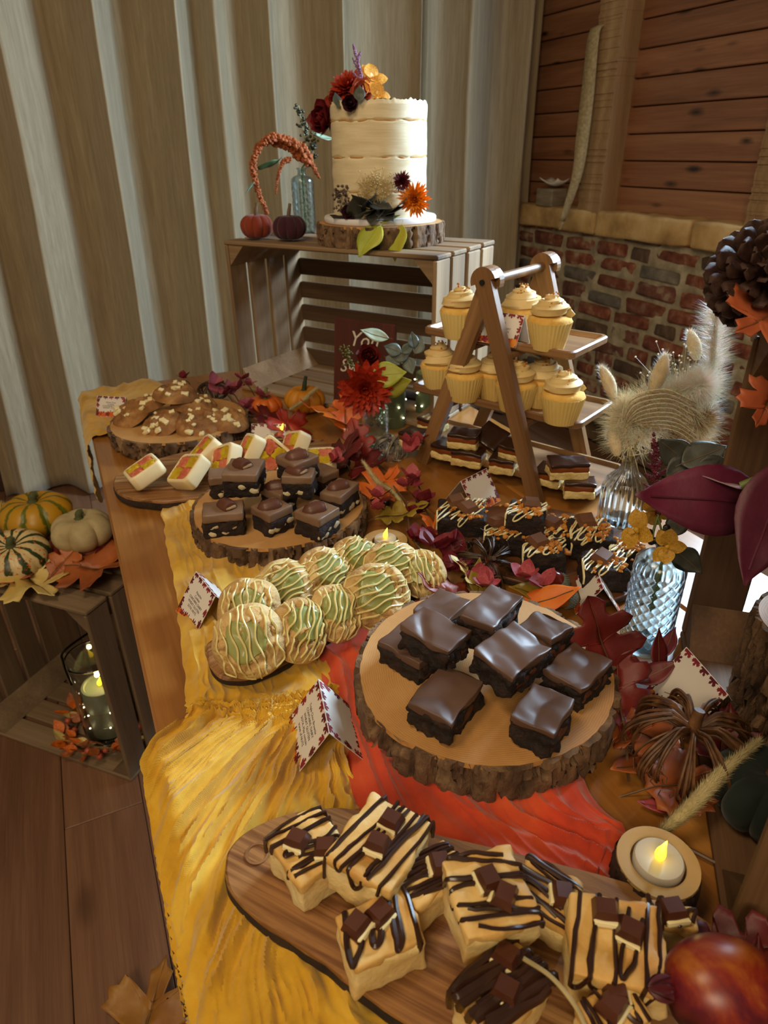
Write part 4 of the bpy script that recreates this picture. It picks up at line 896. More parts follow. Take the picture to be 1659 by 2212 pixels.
def lobed(kind, L, curl=.5, fold=.15, twist=.2, seed=0, wav=.10):
    o = MAPLE if kind == 'maple' else OAK; b = MB(); rows = 5
    pts = []
    for i in range(len(o) - 1):
        for k in (0, .5): pts.append((o[i][0] + (o[i + 1][0] - o[i][0]) * k, o[i][1] + (o[i + 1][1] - o[i][1]) * k))
    pts.append(o[-1]); n = len(pts)
    for s in (1, -1):
        P = []
        for i, (x, y) in enumerate(pts):
            if kind == 'maple': c = (0, .42 + (y - .42) * (.55 if x > .02 else 1) * .8)
            else: c = (0, max(0, min(1, y - .45 * x)) if x > .01 else y)
            P.append([bend(((c[0] + (x - c[0]) * j / rows) * s * L, (c[1] + (y - c[1]) * j / rows) * L, 0), L, curl, fold, twist, seed, wav) for j in range(rows + 1)])
        b.grid(P if s > 0 else [r for r in P[::-1]])
    mid = [bend((0, L * t / 10, .0006), L, curl, fold, twist, seed, wav) for t in range(0, 10)]
    st = [mid[0] + (mid[0] - mid[1]) * k for k in (3.2, 2, 1)] + mid
    for q in st[:3]: q.z -= .0
    return b, MB().tube(st, [.012 * L] * 3 + [.011 * L * (1 - t / 11) for t in range(10)], 5), None
def blade(L, W, curl=.4, fold=.2, tip=1.0, seed=0, wav=.04, nl=12, nw=6, twist=0):
    P = []
    for i in range(nl + 1):
        t = i / nl; w = W * (sin(pi * t ** .85) ** .75 if tip < .5 else sin(pi * t ** .8) ** (.8 + .3 * tip) ) if 0 < t < 1 else W * .03
        P.append([bend((w * (-1 + 2 * j / nw), L * t, 0), L, curl, fold, twist, seed, wav) for j in range(nw + 1)])
    return MB().grid([r[::-1] for r in P])
def orient(az, pitch, roll=0):
    """local y points along azimuth az raised by pitch; z is the upper side"""
    y = Vector((cos(az) * cos(pitch), sin(az) * cos(pitch), sin(pitch))); x = y.cross(Vector((0, 0, 1))).normalized(); z = x.cross(y)
    m = Matrix((x, y, z)).transposed() @ Matrix.Rotation(roll, 3, 'Y'); return m.to_euler()
def leaf(kind, label, px, py, z, L, az, m, pitch=.1, roll=0, curl=.5, fold=.15, seed=0, floor=False, at_=None, name=None, wav=.10):
    p = at_ or (fl(px, py, z) if floor else A(px, py, z)); e = orient(radians(az), pitch, roll); d = e.to_matrix() @ Vector((0, L * .5, 0)); nm = name or {'maple': 'maple_leaf', 'oak': 'oak_leaf', 'oval': 'oval_leaf'}[kind]
    t = thing(nm, label, 'leaf', p - d, e)
    if kind == 'oval': b = blade(L, L * (.36 if nm == 'eucalyptus_leaf' or m is L_LIME else .24), curl, fold, 1, seed, .05); s = MB().tube([bend((0, L * q / 8, .0004), L, curl, fold, 0, seed, .05) for q in range(-1, 8)], .009 * L, 5)
    else: b, s, _ = lobed(kind, L, curl, fold, .2, seed, wav)
    o = obj('leaf_blade', b, m, t); o.modifiers.new('t', 'SOLIDIFY').thickness = .0007
    obj('leaf_vein', s, M_STEM if m not in (L_BURG, L_LIME) else m, t); return t
me_pet = {}
def petalmesh(m, W=.5, cup=.5, seed=0):
    k = (m.name, W, cup, seed)
    if k not in me_pet: me_pet[k] = blade(1.0, W, cup, .12, .1, seed, .05, 8, 6).mesh('petal', m)
    return me_pet[k]
def sprig(name, label, cat, px, py, z, n, size, spread, m, seed, at_=None, az0=None, stemto=None, W=.42, florets=True):
    """cluster of round petals on a thin stem"""
    p = at_ or A(px, py, z); t = thing(name, label, cat, p); rs = random.Random(seed); k = 0
    while k < n:
        c = Vector((rs.uniform(-1, 1), rs.uniform(-1, 1), rs.uniform(-.4, .9))) * spread; a0 = rs.uniform(0, 6.28); tl = rs.uniform(-.5, .5)
        q = Matrix.Rotation(tl, 3, 'X') @ Matrix.Rotation(rs.uniform(-.6, .6), 3, 'Y')
        for i in range(4):
            if k >= n: break
            a = a0 + i * pi / 2 + rs.uniform(-.2, .2); mat_ = q @ orient(a, rs.uniform(.1, .7)).to_matrix(); s = size * rs.uniform(.8, 1.15)
            link('petal', petalmesh(m, W, .5 + .3 * (k % 2), k % 3), t, c, mat_.to_euler(), (s, s, s)); k += 1
    if stemto is not None: obj('stem', MB().tube(bez([Vector((0, 0, 0)), (Vector(stemto) - p) * .5 + Vector((0, 0, .012)), Vector(stemto) - p], 6), .0014, 5), M_STEM, t)
    return t
def bloom(name, label, loc, R, m, kind, nrm=(0, 0, 1), seed=0, joined=False, cm=None):
    """rose / dahlia / pompon / orchid facing nrm"""
    q = Vector(nrm).to_track_quat('Z', 'Y').to_euler(); t = thing(name, label, 'flower', loc, q); rs = random.Random(seed); parts = []
    if kind == 'dahlia': LY = [(16, 1.0, .02, .17), (16, .94, .28, .18), (14, .84, .52, .18), (12, .70, .76, .18), (10, .54, 1.0, .18), (8, .38, 1.25, .2)]
    elif kind == 'pompon': LY = [(26, 1.0, .05, .09), (24, .96, .35, .09), (22, .88, .65, .09), (18, .78, .9, .09), (14, .66, 1.15, .1), (8, .5, 1.4, .12)]
    elif kind == 'orchid': LY = [(3, 1.0, .25, .40), (2, .95, .35, .48), (3, .35, .9, .35)]
    else: LY = [(6, 1.0, .25, .48), (6, .92, .6, .46), (6, .8, .9, .44), (5, .66, 1.12, .42), (4, .5, 1.3, .4), (3, .36, 1.45, .4)]
    jm = MB()
    for li, (n, ln, el, w) in enumerate(LY):
        for i in range(n):
            a = 2 * pi * (i + .5 * (li % 2)) / n + rs.uniform(-.1, .1); e = orient(a, el + rs.uniform(-.12, .12), rs.uniform(-.2, .2)); L = R * ln * rs.uniform(.92, 1.06); cu = {'dahlia': .35, 'pompon': .5, 'orchid': -.4}.get(kind, .95)
            off = Vector((cos(a), sin(a), 0)) * R * (.05 if kind != 'rose' else .02) + Vector((0, 0, R * .05 * li))
            if joined: jm.add([(e.to_matrix() @ (v * L)) + off for v in blade(1, w, cu, .25 if kind != 'orchid' else .1, .3, i % 3, .04, 6, 4).v], blade(1, w, cu, .25, .3, i % 3, .04, 6, 4).f)
            else: link('petal', petalmesh(m, w, cu, i % 3), t, off, e, (L, L, L))
    if joined: obj('petals', jm, m, t)
    obj('flower_heart', MB().ball((0, 0, R * .12), R * .16, 1, (1, 1, .8)), cm or m, t); return t
def hairs(b, path, rad, n, hl, seed, w=.00035, ang=.7, m=0):
    """soft bristles along a path"""
    rs = random.Random(seed); k = len(path)
    for i in range(n):
        u = rs.random() * (k - 1.001); j = int(u); p = path[j].lerp(path[j + 1], u - j); tg = (path[j + 1] - path[j]).normalized(); s = tg.orthogonal().normalized(); c = tg.cross(s); a = rs.uniform(0, 6.283)
        d = (s * cos(a) + c * sin(a)); r = rad(u / (k - 1)) if callable(rad) else rad; st = p + d * r * rs.uniform(.3, 1); dr = (d * sin(ang) + tg * cos(ang) + Vector((rs.uniform(-.3, .3), rs.uniform(-.3, .3), rs.uniform(-.3, .3)))).normalized(); L = hl * rs.uniform(.5, 1.2)
        sd = dr.cross(d).normalized() * w if dr.cross(d).length > 1e-4 else s * w
        b.add([st - sd, st + sd, st + dr * L], [(0, 1, 2)], m)
def grass_head(name, label, P, r, hl, n, mcore, mhair, seed, stem=None, cat='dried grass', ang=.7):
    P = [Vector(p) for p in P]; c = P[0]; path = bez([p - c for p in P], 8); t = thing(name, label, cat, c)
    pr = lambda u: r * (sin(pi * min(1, max(0, .08 + .9 * u))) ** .6); k = len(path)
    obj('seed_head', MB().tube(path, [max(.0004, pr(i / (k - 1)) * .8) for i in range(k)], 8), mcore, t)
    b = MB(); hairs(b, path, lambda u: pr(u) * .8, n, hl, seed, ang=ang); tag(obj('bristles', b, mhair, t), kind='stuff')
    if stem: obj('stem', MB().tube(bez([Vector(s) - c for s in stem], 6), .0011, 5), fac('straw_stem', [(.3, '#8a7448'), (.7, '#b09a66')]), t)
    return t
M_STRAW = mat('straw', [(.3, '#8f7d4c'), (.7, '#b8a878')], scale=30, rough=.8); M_STRAWH = mat('straw_hair', [(.3, '#a09060'), (.7, '#cabf94')], scale=30, rough=.7)
M_PAMP = mat('pampas', [(.3, '#bfa678'), (.7, '#dcc8a0')], scale=30, rough=.8); M_PAMPH = mat('pampas_hair', [(.3, '#e6dfd0'), (.7, '#f6f3ea')], scale=30, rough=.6, sss=.5)
# ================================================================ small props
def pumpkin(name, label, loc, R, H, ribs, m, seed=0, stemm=None, rot=(0, 0, 0), stem=True, cat='pumpkin', depth=.16, sh=.35):
    t = thing(name, label, cat, loc, rot); b = MB(); n = 20; m_ = ribs * 10; v = []
    for i in range(n + 1):
        th = pi * i / n
        for j in range(m_):
            a = 2 * pi * j / m_; g = abs(sin(a * ribs / 2)) ** .6; rr = R * sin(th) ** .85 * (1 - depth * (1 - g)); z = H / 2 - H / 2 * cos(th); dip = math.exp(-(sin(th) / .35) ** 2) * H * .16 * (1 if th > pi / 2 else .6); z += (-dip if th > pi / 2 else dip)
            rr *= 1 + .04 * mn.noise(Vector((cos(a), sin(a), z / H * 2 + seed))); v.append(Vector((rr * cos(a), rr * sin(a), z)))
    b.add(v, [(i * m_ + j, i * m_ + (j + 1) % m_, (i + 1) * m_ + (j + 1) % m_, (i + 1) * m_ + j) for i in range(n) for j in range(m_)]); obj('pumpkin_body', b, m, t)
    if stem: obj('stem', MB().tube(bez([(0, 0, H * .82), (R * .03, 0, H * 1.0), (R * .16, R * .05, H * (1 + sh))], 5), [R * .16] * 2 + [R * .11] * 6 + [R * .09] * 3, 8), stemm or M_STEM, t)
    return t
def twig_pumpkin(label, loc, R, H, nl, ns, m, seed, rot=(0, 0, 0), wr=.0017, name='twig_pumpkin'):
    t = thing(name, label, 'pumpkin', loc, rot); rs = random.Random(seed)
    for l in range(nl):
        b = MB()
        for s in range(ns):
            a = 2 * pi * l / nl + rs.gauss(0, .085); rr = R * rs.uniform(.80, 1.05); hh = H * rs.uniform(.86, 1.06); o = rs.uniform(-.1, .1); pts = []
            for i in range(17):
                th = -.15 + (pi * 1.12) * i / 16; x = rr * (.06 + .94 * abs(sin(th)) ** .9 if 0 < th < pi else .05) ; z = hh * (.5 + .5 * cos(th)) - (.14 * hh if i < 2 else 0); pts.append(Vector((x * cos(a + o * sin(th)), x * sin(a + o * sin(th)), z)))
            b.tube(bez(pts[:15], 2), wr * rs.uniform(.7, 1.25), 5)
        obj('twig_loop', b, m, t)
    obj('stem', MB().tube([(0, 0, H * .6), (0, 0, H * .95), (R * .08, 0, H * 1.12)], [R * .11, R * .10, R * .085], 9), m, t)
    b = MB()
    for i in range(10):
        a = rs.uniform(0, 6.28); p = Vector((R * .9 * cos(a), R * .9 * sin(a), H * rs.uniform(.3, .8))); q = [p + Vector((cos(a + k * .9) * .009 * k / 5, sin(a + k * .9) * .009 * k / 5, .003 * sin(k * 1.7 + i))) for k in range(8)]; b.tube(q, .0006, 4)
    obj('tendrils', b, m, t); return t
M_TW = mat('willow_twig', [(.3, '#3a2416'), (.6, '#6a4628'), (.8, '#8f653c')], scale=70, rough=.55, stretch=(1, 1, 1)); M_TWD = mat('dark_twig', [(.3, '#241710'), (.7, '#4e3824')], scale=70, rough=.5)
M_FL = glow('flame_glow', '#ffd21e', 3.0, '#ffe98a'); M_TEA = mat('tealight_plastic', '#b9b2a6', rough=.35, sss=.3)
def flame(t, z, s=1.0):
    pr = [(.0005, 0), (.0034, .0015), (.0042, .005), (.0036, .009), (.0022, .0125), (.0012, .016), (.0003, .0185)]; b = MB().lathe([(r * s, zz * s) for r, zz in pr], 14)
    for q in b.v: q.x += max(0, q.z - .008 * s) ** 1 * .35
    return obj('flame', b, M_FL, t, (0, 0, z))
def tealight(label, loc, rot=(0, 0, 0), s=1.0):
    t = thing('tealight', label, 'candle', loc, rot); obj('candle_body', MB().lathe([(.0175 * s, 0), (.0188 * s, .001), (.0190 * s, .013), (.0178 * s, .0148), (.004, .0150), (.003, .0145), (.0005, .0145)], 40), M_TEA, t); flame(t, .0145, s * 1.0)
    l = bpy.data.lights.new('tealight_glow', 'POINT'); l.energy = .005; l.color = (1, .8, .3); l.shadow_soft_size = .004; o = bpy.data.objects.new('tealight_glow', l); COL.objects.link(o); o.parent = t; o.location = (0, 0, .036); return t
m_ring2 = ringmat('log_rings', [(.2, '#9a7a4c'), (.5, '#b8965f'), (.8, '#cbb080')], 420)
m_barkd = mat('smooth_bark', [(.3, '#231712'), (.6, '#3d291d'), (.8, '#5c4230')], scale=30, rough=.8, bump=.9, bscale=80, bdist=.005, stretch=(1, 1, .6))
def log_holder(label, loc, r, h, seed, ri=.021, rot=(0, 0, 0)):
    t = thing('log_candle_holder', label, 'candle holder', loc, rot); b = MB(); bark_ring(b, r, h - .001, 14, seed, .002, 96); b.f.pop(); b.mi.pop(); obj('bark', b, m_barkd, t)
    obj('cut_top', MB().lathe([(r - .0005, h - .003), (r - .001, h), (ri + .002, h), (ri, h - .001), (ri - .0005, h - .011), (.0005, h - .011)], 64, cap0=False), m_ring2, t); return t
# tealights
q = A(1405, 1920); log_holder('dark bark log holder for the large tealight at the front right', q, .0345, .038, 1, ri=.0225, rot=(0, 0, .3)); tealight('large white tealight glowing in the log at the front right', q + Vector((0, 0, .0275)), s=1.08)
q = A(833, 1192); log_holder('pale log slice holder beyond the green iced cookies', q, .036, .022, 2); tealight('white tealight glowing beyond the green iced cookies', q + Vector((0, 0, .0115)), s=.95)
q = A(612, 960); log_holder('log holder hidden behind the chequered slices', q, .034, .026, 3); tealight('tealight with its yellow flame showing above the chequered slices', q + Vector((0, 0, .0155)))
# twig pumpkins
twig_pumpkin('large twig pumpkin of looped brown willow at the right', A(1478, 1660), .062, .075, 9, 11, M_TW, 1, (.0, -.1, .3), .0015)
twig_pumpkin('small dark twig pumpkin tipped over by the biscuit brownies', A(1038, 1225, .012), .042, .055, 8, 9, M_TWD, 2, (.75, .25, -.5), .0011)
twig_pumpkin('small silvery twig pumpkin below the red dahlia vase', A(838, 985), .036, .045, 8, 8, mat('silver_twig', [(.3, '#3f382f'), (.7, '#a09a90')], scale=60, rough=.35), 3, (.3, .2, 0), .0011)
twig_pumpkin('small twig pumpkin behind the cookies beside pink petals', A(462, 862), .04, .045, 8, 8, M_TWD, 4, (0, 0, 0), .0012)
# velvet and real pumpkins
def velvet(name, c1, c2): return mat(name, [(.3, c1), (.7, c2)], scale=30, rough=.9, sheen=.15, bump=.2, bscale=150)
p = A(557, 517, CH); pumpkin('velvet_pumpkin', 'small rust orange velvet pumpkin on the crate top', p, .040, .060, 9, velvet('rust_velvet', '#6e200a', '#86320f'), 1)
p = A(627, 520, CH); pumpkin('velvet_pumpkin', 'small plum velvet pumpkin on the crate top', p, .041, .060, 9, velvet('plum_velvet', '#2c0514', '#43091f'), 2)
p = A(1640, 1765); pumpkin('velvet_pumpkin', 'dark green velvet pumpkin beside the furry grass stalk', p, .052, .068, 9, velvet('green_velvet', '#0a1512', '#14241d'), 3)
p = A(577, 898); pumpkin('mini_pumpkin', 'small orange pumpkin among leaves in front of the crate', p, .040, .052, 8, mat('orange_rind', [(.3, '#b04a0e'), (.7, '#cf6a1c')], scale=12, rough=.45), 4, M_GSTEM)
p = cr(.15, .05, .012); p = A(660, 890); pumpkin('mini_pumpkin', 'small amber pumpkin in front of the crate with dark stem', p, .050, .066, 8, mat('amber_rind', [(.3, '#a8620c'), (.7, '#cb8a1c')], scale=12, rough=.5), 5, mat('dark_stem', '#23301c', rough=.8))
# gourds on the floor crate
FT = fcr_H
def fp(px, py, z=0): return fl(px, py, FT + z)
t = NT('stripe_gourd'); g = t.coord((1, 1, 1), rnd=False, src='Generated')
def striped(name, base, strp, spots, n, w=.5):
    t = NT(name); tc = t.new('ShaderNodeTexCoord'); sp = t.new('ShaderNodeSeparateXYZ'); t.l(tc.outputs['Object'], sp.inputs[0]); a = t.math('ARCTAN2', sp.outputs[1], sp.outputs[0]); nz = t.noise(tc.outputs['Object'], 60, 4)
    s = t.math('SINE', t.math('ADD', t.math('MULTIPLY', a, float(n)), t.math('MULTIPLY', nz, 3.0))); f_ = t.ramp(t.math('ADD', t.math('MULTIPLY', s, .5), .5), [(w, (0, 0, 0, 1)), (w + .2, (1, 1, 1, 1))]); c = t.mix(f_, base, strp)
    if spots: f2 = t.ramp(t.noise(tc.outputs['Object'], 130, 2), [(.60, (0, 0, 0, 1)), (.66, (1, 1, 1, 1))]); c = t.mix(f2, c, spots)
    t.base(c); t.set(rough=.4); MT[name] = t.m; return t.m
pumpkin('gourd', 'yellow and orange striped gourd at the back of the floor crate', fp(90, 1150), .085, .10, 10, striped('yellow_gourd', '#b8891a', '#5e6415', None, 10, .72), 6, mat('gourd_stem', '#4b5230', rough=.8), depth=.08, sh=.02)
pumpkin('gourd', 'cream gourd with dark green stripes and orange flecks', fp(50, 1232), .072, .095, 10, striped('green_gourd', '#cbb684', '#2d3c1c', '#c8601c', 12, .60), 7, MT['gourd_stem'], (.25, -.15, .3), depth=.06, sh=.02)
pumpkin('gourd', 'pale knobbly gourd sitting on a red base', fp(186, 1180, .03), .068, .085, 6, mat('pale_gourd', [(.3, '#98875c'), (.55, '#b5a47a'), (.75, '#8f8566')], scale=16, rough=.6), 8, MT['gourd_stem'], (0, 0, 0), depth=.14, sh=.02)
pumpkin('gourd', 'dark red squash under the pale gourd', fp(190, 1196, -.0), .078, .055, 12, mat('red_squash', [(.3, '#5c140c'), (.7, '#7d2412')], scale=14, rough=.5), 9, stem=False, depth=.06)
# acorns
def acorn(label, loc, e, L=.030, nut='#8a4a1c'):
    t = thing('acorn', label, 'acorn', loc, e); obj('nut', MB().lathe([(.0004, L), (.003, L * .985), (.0085, L * .86), (.0115, L * .6), (.0118, L * .35), (.011, 0)], 28), mat('acorn_nut_' + nut[1:], [(.3, nut), (.7, '#5e1a12')], scale=20, rough=.18), t)
    t2 = mat('acorn_cup', [(.3, '#4a5048'), (.7, '#7c8278')], scale=60, rough=.7); b = MB(); b.lathe([(.0128, L * .30), (.0136, L * .15), (.0125, -L * .12), (.007, -L * .28), (.0005, -L * .32)], 28)
    for i in range(7):
        for j in range(22): a = 2 * pi * (j + .5 * (i % 2)) / 22; z = L * (.26 - .085 * i); r = .0136 * sqrt(max(.05, 1 - max(0, (.1 * L - z) / (.42 * L)) ** 2)); b.ball((r * cos(a), r * sin(a), z), .0013, 0)
    obj('cup', b, t2, t); obj('stem', MB().tube(bez([(0, 0, -L * .3), (.002, 0, -L * .6), (.012, .004, -L * .9)], 5), .0012, 5), M_TWD, t)
e1 = Vector((-.5, .15, .55)).to_track_quat('Z', 'Y').to_euler(); acorn('shiny acorn standing upright behind the other one', A(1212, 1262, .016), e1, nut='#7a2a18')
e2 = Vector((-.95, .1, .12)).to_track_quat('Z', 'Y').to_euler(); acorn('acorn lying on its side with an orange nut', A(1232, 1292, .016), e2, .032, '#a5641c')
# pomegranate close to the lens
pg = thing('artificial_pomegranate', 'glossy red and amber artificial pomegranate close at the bottom right', 'fruit', A(1565, 2140, .075), orient(radians(160), .25))
t = NT('pomegranate_skin'); v = t.coord((1, 1, 1), rnd=False); n = t.noise(v, 22, 5, .6, .4); sp = t.new('ShaderNodeSeparateXYZ'); t.l(v, sp.inputs[0]); c = t.ramp(t.math('ADD', n, t.math('MULTIPLY', sp.outputs[2], 6.0)), [(.38, '#360914'), (.52, '#5c1220'), (.63, '#842a18'), (.78, '#a8601e')]); t.base(c); t.set(rough=.34)
b = MB().ball((0, 0, 0), .033, 4, (1, 1.28, 1)); obj('fruit_body', b, t.m, pg)
cr_m = mat('pomegranate_crown', [(.3, '#3f0a14'), (.7, '#5e1420')], rough=.5); b = MB()
for i in range(6):
    a = 2 * pi * i / 6; b.add([Matrix.Rotation(a, 3, 'Y') @ (p * .020) + Vector((0, .038, 0)) for p in blade(1, .30, -.5, .2, .3, i).xf(Matrix.Translation((0, 0, .28))).v], blade(1, .3, -.5, .2, .3, i).f)
obj('crown', b, cr_m, pg)
# ================================================================ crate at the right with its log
R3 = Vector((.643, .475, TT)); A3 = -2.292
def c3(u, v, z): return R3 + Rz(A3) @ Vector((u, v, z))
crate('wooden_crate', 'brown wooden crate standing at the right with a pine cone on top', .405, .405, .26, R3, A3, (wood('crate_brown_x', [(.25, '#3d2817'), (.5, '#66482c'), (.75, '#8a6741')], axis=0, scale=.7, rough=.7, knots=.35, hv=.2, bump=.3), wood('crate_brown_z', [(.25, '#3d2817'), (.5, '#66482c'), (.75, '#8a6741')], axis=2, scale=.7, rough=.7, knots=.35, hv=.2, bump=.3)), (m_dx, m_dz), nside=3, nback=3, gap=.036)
lg = thing('bark_log', 'upright bark covered log in the crate at the right edge', 'log', c3(.165, .085, .0105)); b = MB(); bark_ring(b, .058, .150, 20, 6, .006, 160, rz=14); obj('bark', b, m_bark, lg); obj('cut_face', MB().lathe([(.055, .146), (.0545, .1505), (.0005, .151)], 64), m_ring, lg)
pumpkin('velvet_pumpkin', 'dark plum pumpkin on top of the bark log at the right', c3(.165, .085, .0105 + .1515), .040, .055, 9, mat('plum_velvet2', [(.3, '#1d0710'), (.7, '#33101c')], scale=30, rough=.85, sheen=.2), 11)
# pine cone
pc_p = c3(.06, .10, .406); pcn = thing('pine_cone', 'large brown pine cone lying on the right crate', 'pine cone', atd(1648, 592, c3(.03, .03, .45)), (1.1, .3, -.9))
m_cone = mat('cone_scale', [(.3, '#2a1812'), (.6, '#4a3026'), (.85, '#6e5446')], scale=40, rough=.55, bump=.4, bscale=90)
P = []
for i in range(9):
    t_ = i / 8; w_ = .36 * (.30 + .75 * t_ ** .8) * sqrt(max(.02, 1 - max(0, (t_ - .62) / .38) ** 2)); P.append([Vector((w_ * (-1 + j / 3), t_, .22 * t_ ** 3 - .10 * (-1 + j / 3) ** 2 * (.3 + t_))) for j in range(7)])
cmesh = MB().grid([r[::-1] for r in P]); cmesh.grid([[p - Vector((0, 0, .12 - .06 * i / 8)) for p in r] for i, r in enumerate(P)])
edge = [r[0] for r in P] + P[-1][1:-1] + [r[-1] for r in P[::-1]]; low = [[p - Vector((0, 0, .12 - .06 * i / 8)) for p in r] for i, r in enumerate(P)]; edl = [r[0] for r in low] + low[-1][1:-1] + [r[-1] for r in low[::-1]]
cmesh.grid([edge, edl]); me_cs = cmesh.mesh('cone_scale', m_cone)
NC = 66
for i in range(NC):
    u = i / (NC - 1); a = i * 2.39996; pr_ = sin(pi * (.16 + .80 * u)) ** .8; z = -.048 + .088 * u; s = .036 * (.45 + .62 * pr_)
    link('cone_scale', me_cs, pcn, Vector((cos(a), sin(a), 0)) * .016 * pr_ + Vector((0, 0, z)), orient(a, -.15 + 1.25 * u ** 1.3), (s, s, s * 1.0))
obj('cone_core', MB().ball((0, 0, 0), .017, 2, (1, 1, 2.7)), m_cone, pcn)
# ================================================================ vases
M_GLASS = glass('clear_glass', '#eef4f4', .03); M_GLASS2 = glass('diamond_glass', '#dff0f6', .12)
def vase(label, loc, prof, n=64, fn=None, m=None, name='glass_vase', thick=.002, water=None):
    t = thing(name, label, 'vase', loc); inner = [(max(.0008, r - thick), z + (.004 if i == 0 else 0)) for i, (r, z) in enumerate(prof)]
    b = MB(); b.lathe(prof, n, 0, fn, cap0=True, cap1=False); k = len(b.v); b2 = MB().lathe(inner, n, 0, None, cap0=True, cap1=False); b2.f = [q[::-1] for q in b2.f]; o1 = len(b.v); b.add(b2.v, b2.f)
    np_ = len(prof); b.f += [((np_ - 1) * n + j, (np_ - 1) * n + (j + 1) % n, o1 + (np_ - 1) * n + (j + 1) % n, o1 + (np_ - 1) * n + j) for j in range(n)]; b.mi += [0] * n
    obj('glass_body', b, m or M_GLASS, t)
    if water: obj('water', MB().lathe([(max(.001, r - thick - .0006), z + .0045) for r, z in prof if z <= water], 48), glass('water', '#f2f8f8', 0), t)
    return t
def diamond(nd, pitch, amp, z0, z1):
    def fn(a, i, r, z):
        if z < z0 or z > z1: return r, z
        u = a * nd / (2 * pi); w = z / pitch; d1 = abs(((u + w) % 1) - .5) * 2; d2 = abs(((u - w) % 1) - .5) * 2; g = min(1 - d1, 1 - d2); e = min(1, g * 3.2); return r - amp * (1 - e), z
    return fn
V2 = A(1390, 1392); body = [(.0270, 0), (.0300, .002)] + [(.0312, .004 + i * .0021) for i in range(56)] + [(.0305, .124), (.028, .130), (.021, .135), (.0115, .139), (.0100, .144), (.0102, .149), (.0125, .152), (.0120, .154)]
vase('cut glass bottle vase with a diamond pattern at the right', V2, body, 160, diamond(14, .0135, .0011, .006, .126), M_GLASS2)
V3 = A(1338, 1125); body = [(.034, 0), (.0368, .003), (.0375, .008), (.0375, .062), (.036, .071), (.031, .081), (.022, .090), (.0145, .098), (.0125, .106), (.0125, .120), (.0148, .124), (.0150, .126)]
vase('ribbed clear glass bottle vase holding dried pampas', V3, body, 144, lambda a, i, r, z: (r * (1 + .022 * cos(a * 24) * (1 if z < .10 else .3)), z), M_GLASS)
V1 = A(660, 503, CH); body = [(.0245, 0), (.0275, .002)] + [(.0285, .004 + i * .003) for i in range(40)] + [(.0275, .127), (.022, .132), (.0115, .136), (.0100, .142), (.0105, .147), (.0130, .150), (.0125, .152)]
vase('patterned glass bottle vase on the crate top beside the cake', V1, body, 120, diamond(11, .016, .0014, .006, .118), M_GLASS2)
V4 = A(812, 962); body = [(.024, 0), (.027, .002)] + [(.028, .004 + i * .003) for i in range(26)] + [(.0275, .085), (.024, .092), (.015, .096), (.0150, .102)]
vase('patterned glass vase holding the red dahlia before the crate', V4, body, 120, diamond(11, .013, .0014, .006, .08), M_GLASS2)
# ================================================================ flowers beside and on the cake
M_AMAR = mat('amaranth', [(.3, '#7a3a16'), (.6, '#a5592a'), (.8, '#c07a48')], scale=90, rough=.9, bump=.8, bscale=200)
def tassel(t, P, r, seed, m, nm='flower_tassel'):
    path = bez(P, 14); b = MB(); rs = random.Random(seed); k = len(path)
    for i in range(int(k * 9)):
        u = rs.random() * (k - 1.01); j = int(u); p = path[j].lerp(path[j + 1], u - j); rr = r * (1 - .65 * u / k) * (1 if u > 2 else .6); d = Vector((rs.gauss(0, 1), rs.gauss(0, 1), rs.gauss(0, 1))).normalized(); b.ball(p + d * rr * rs.uniform(.4, 1), rr * rs.uniform(.30, .5), 0 if rr < .003 else 1, amp=.3, freq=2, seed=i % 9)
    obj(nm, b, m, t)
mouth = V1 + Vector((0, 0, .15)); D1 = V1 + Vector((-.02, -.03, .15))
def q1(px, py, d=0): return aty(px, py, V1.y - .02 + d) 
am = thing('amaranth_stem', 'drooping rust orange amaranth in the vase by the cake', 'flower', V1 + Vector((0, 0, .15)))
o_ = am.location
tassel(am, [q1(668, 352) - o_, q1(650, 322) - o_, q1(610, 300) - o_, q1(572, 305) - o_, q1(548, 345) - o_, q1(552, 395) - o_, q1(566, 435) - o_, q1(577, 462) - o_], .0135, 1, M_AMAR)
tassel(am, [q1(655, 345, .01) - o_, q1(625, 318, .01) - o_, q1(590, 312, .01) - o_], .014, 2, M_AMAR)
tassel(am, [q1(655, 340) - o_, q1(672, 352) - o_, q1(683, 372) - o_, q1(690, 385) - o_], .008, 3, M_AMAR)
tassel(am, [q1(628, 345) - o_, q1(612, 350) - o_, q1(600, 385) - o_, q1(596, 418) - o_], .007, 4, M_AMAR)
obj('stem', MB().tube([Vector((.002, 0, -.13)), Vector((0, 0, 0)), q1(662, 350) - o_], .0022, 6), M_GSTEM, am)
pv = thing('privet_sprig', 'upright sprig of small dark privet berries by the cake', 'berries', V1 + Vector((.004, .004, .15))); o_ = pv.location; rs = random.Random(3); b = MB(); st = MB()
for (x0, y0, x1, y1, n) in ((668, 350, 645, 228, 34), (672, 350, 662, 265, 30), (676, 352, 678, 285, 26)):
    p0, p1 = q1(x0, y0, .03) - o_, q1(x1, y1, .03) - o_; st.tube([p0, p1], .0011, 5)
    for i in range(n):
        u = rs.uniform(.12, 1); d = Vector((rs.gauss(0, 1), rs.gauss(0, 1), rs.gauss(0, .6))) * .0055; b.ball(p0.lerp(p1, u) + d, rs.uniform(.0030, .0046), 1)
obj('berry_cluster', b, mat('privet_berry', [(.3, '#171a12'), (.7, '#39402a')], scale=40, rough=.25), pv); st.tube([Vector((0, 0, -.12)), Vector((0, 0, 0))], .0015, 5); obj('stem', st, M_GSTEM, pv)
leaf('oval', 'green leaf drooping from the vase by the cake', 0, 0, 0, .075, 200, L_GREEN, -.55, .6, .8, .2, 1, at_=q1(583, 365))
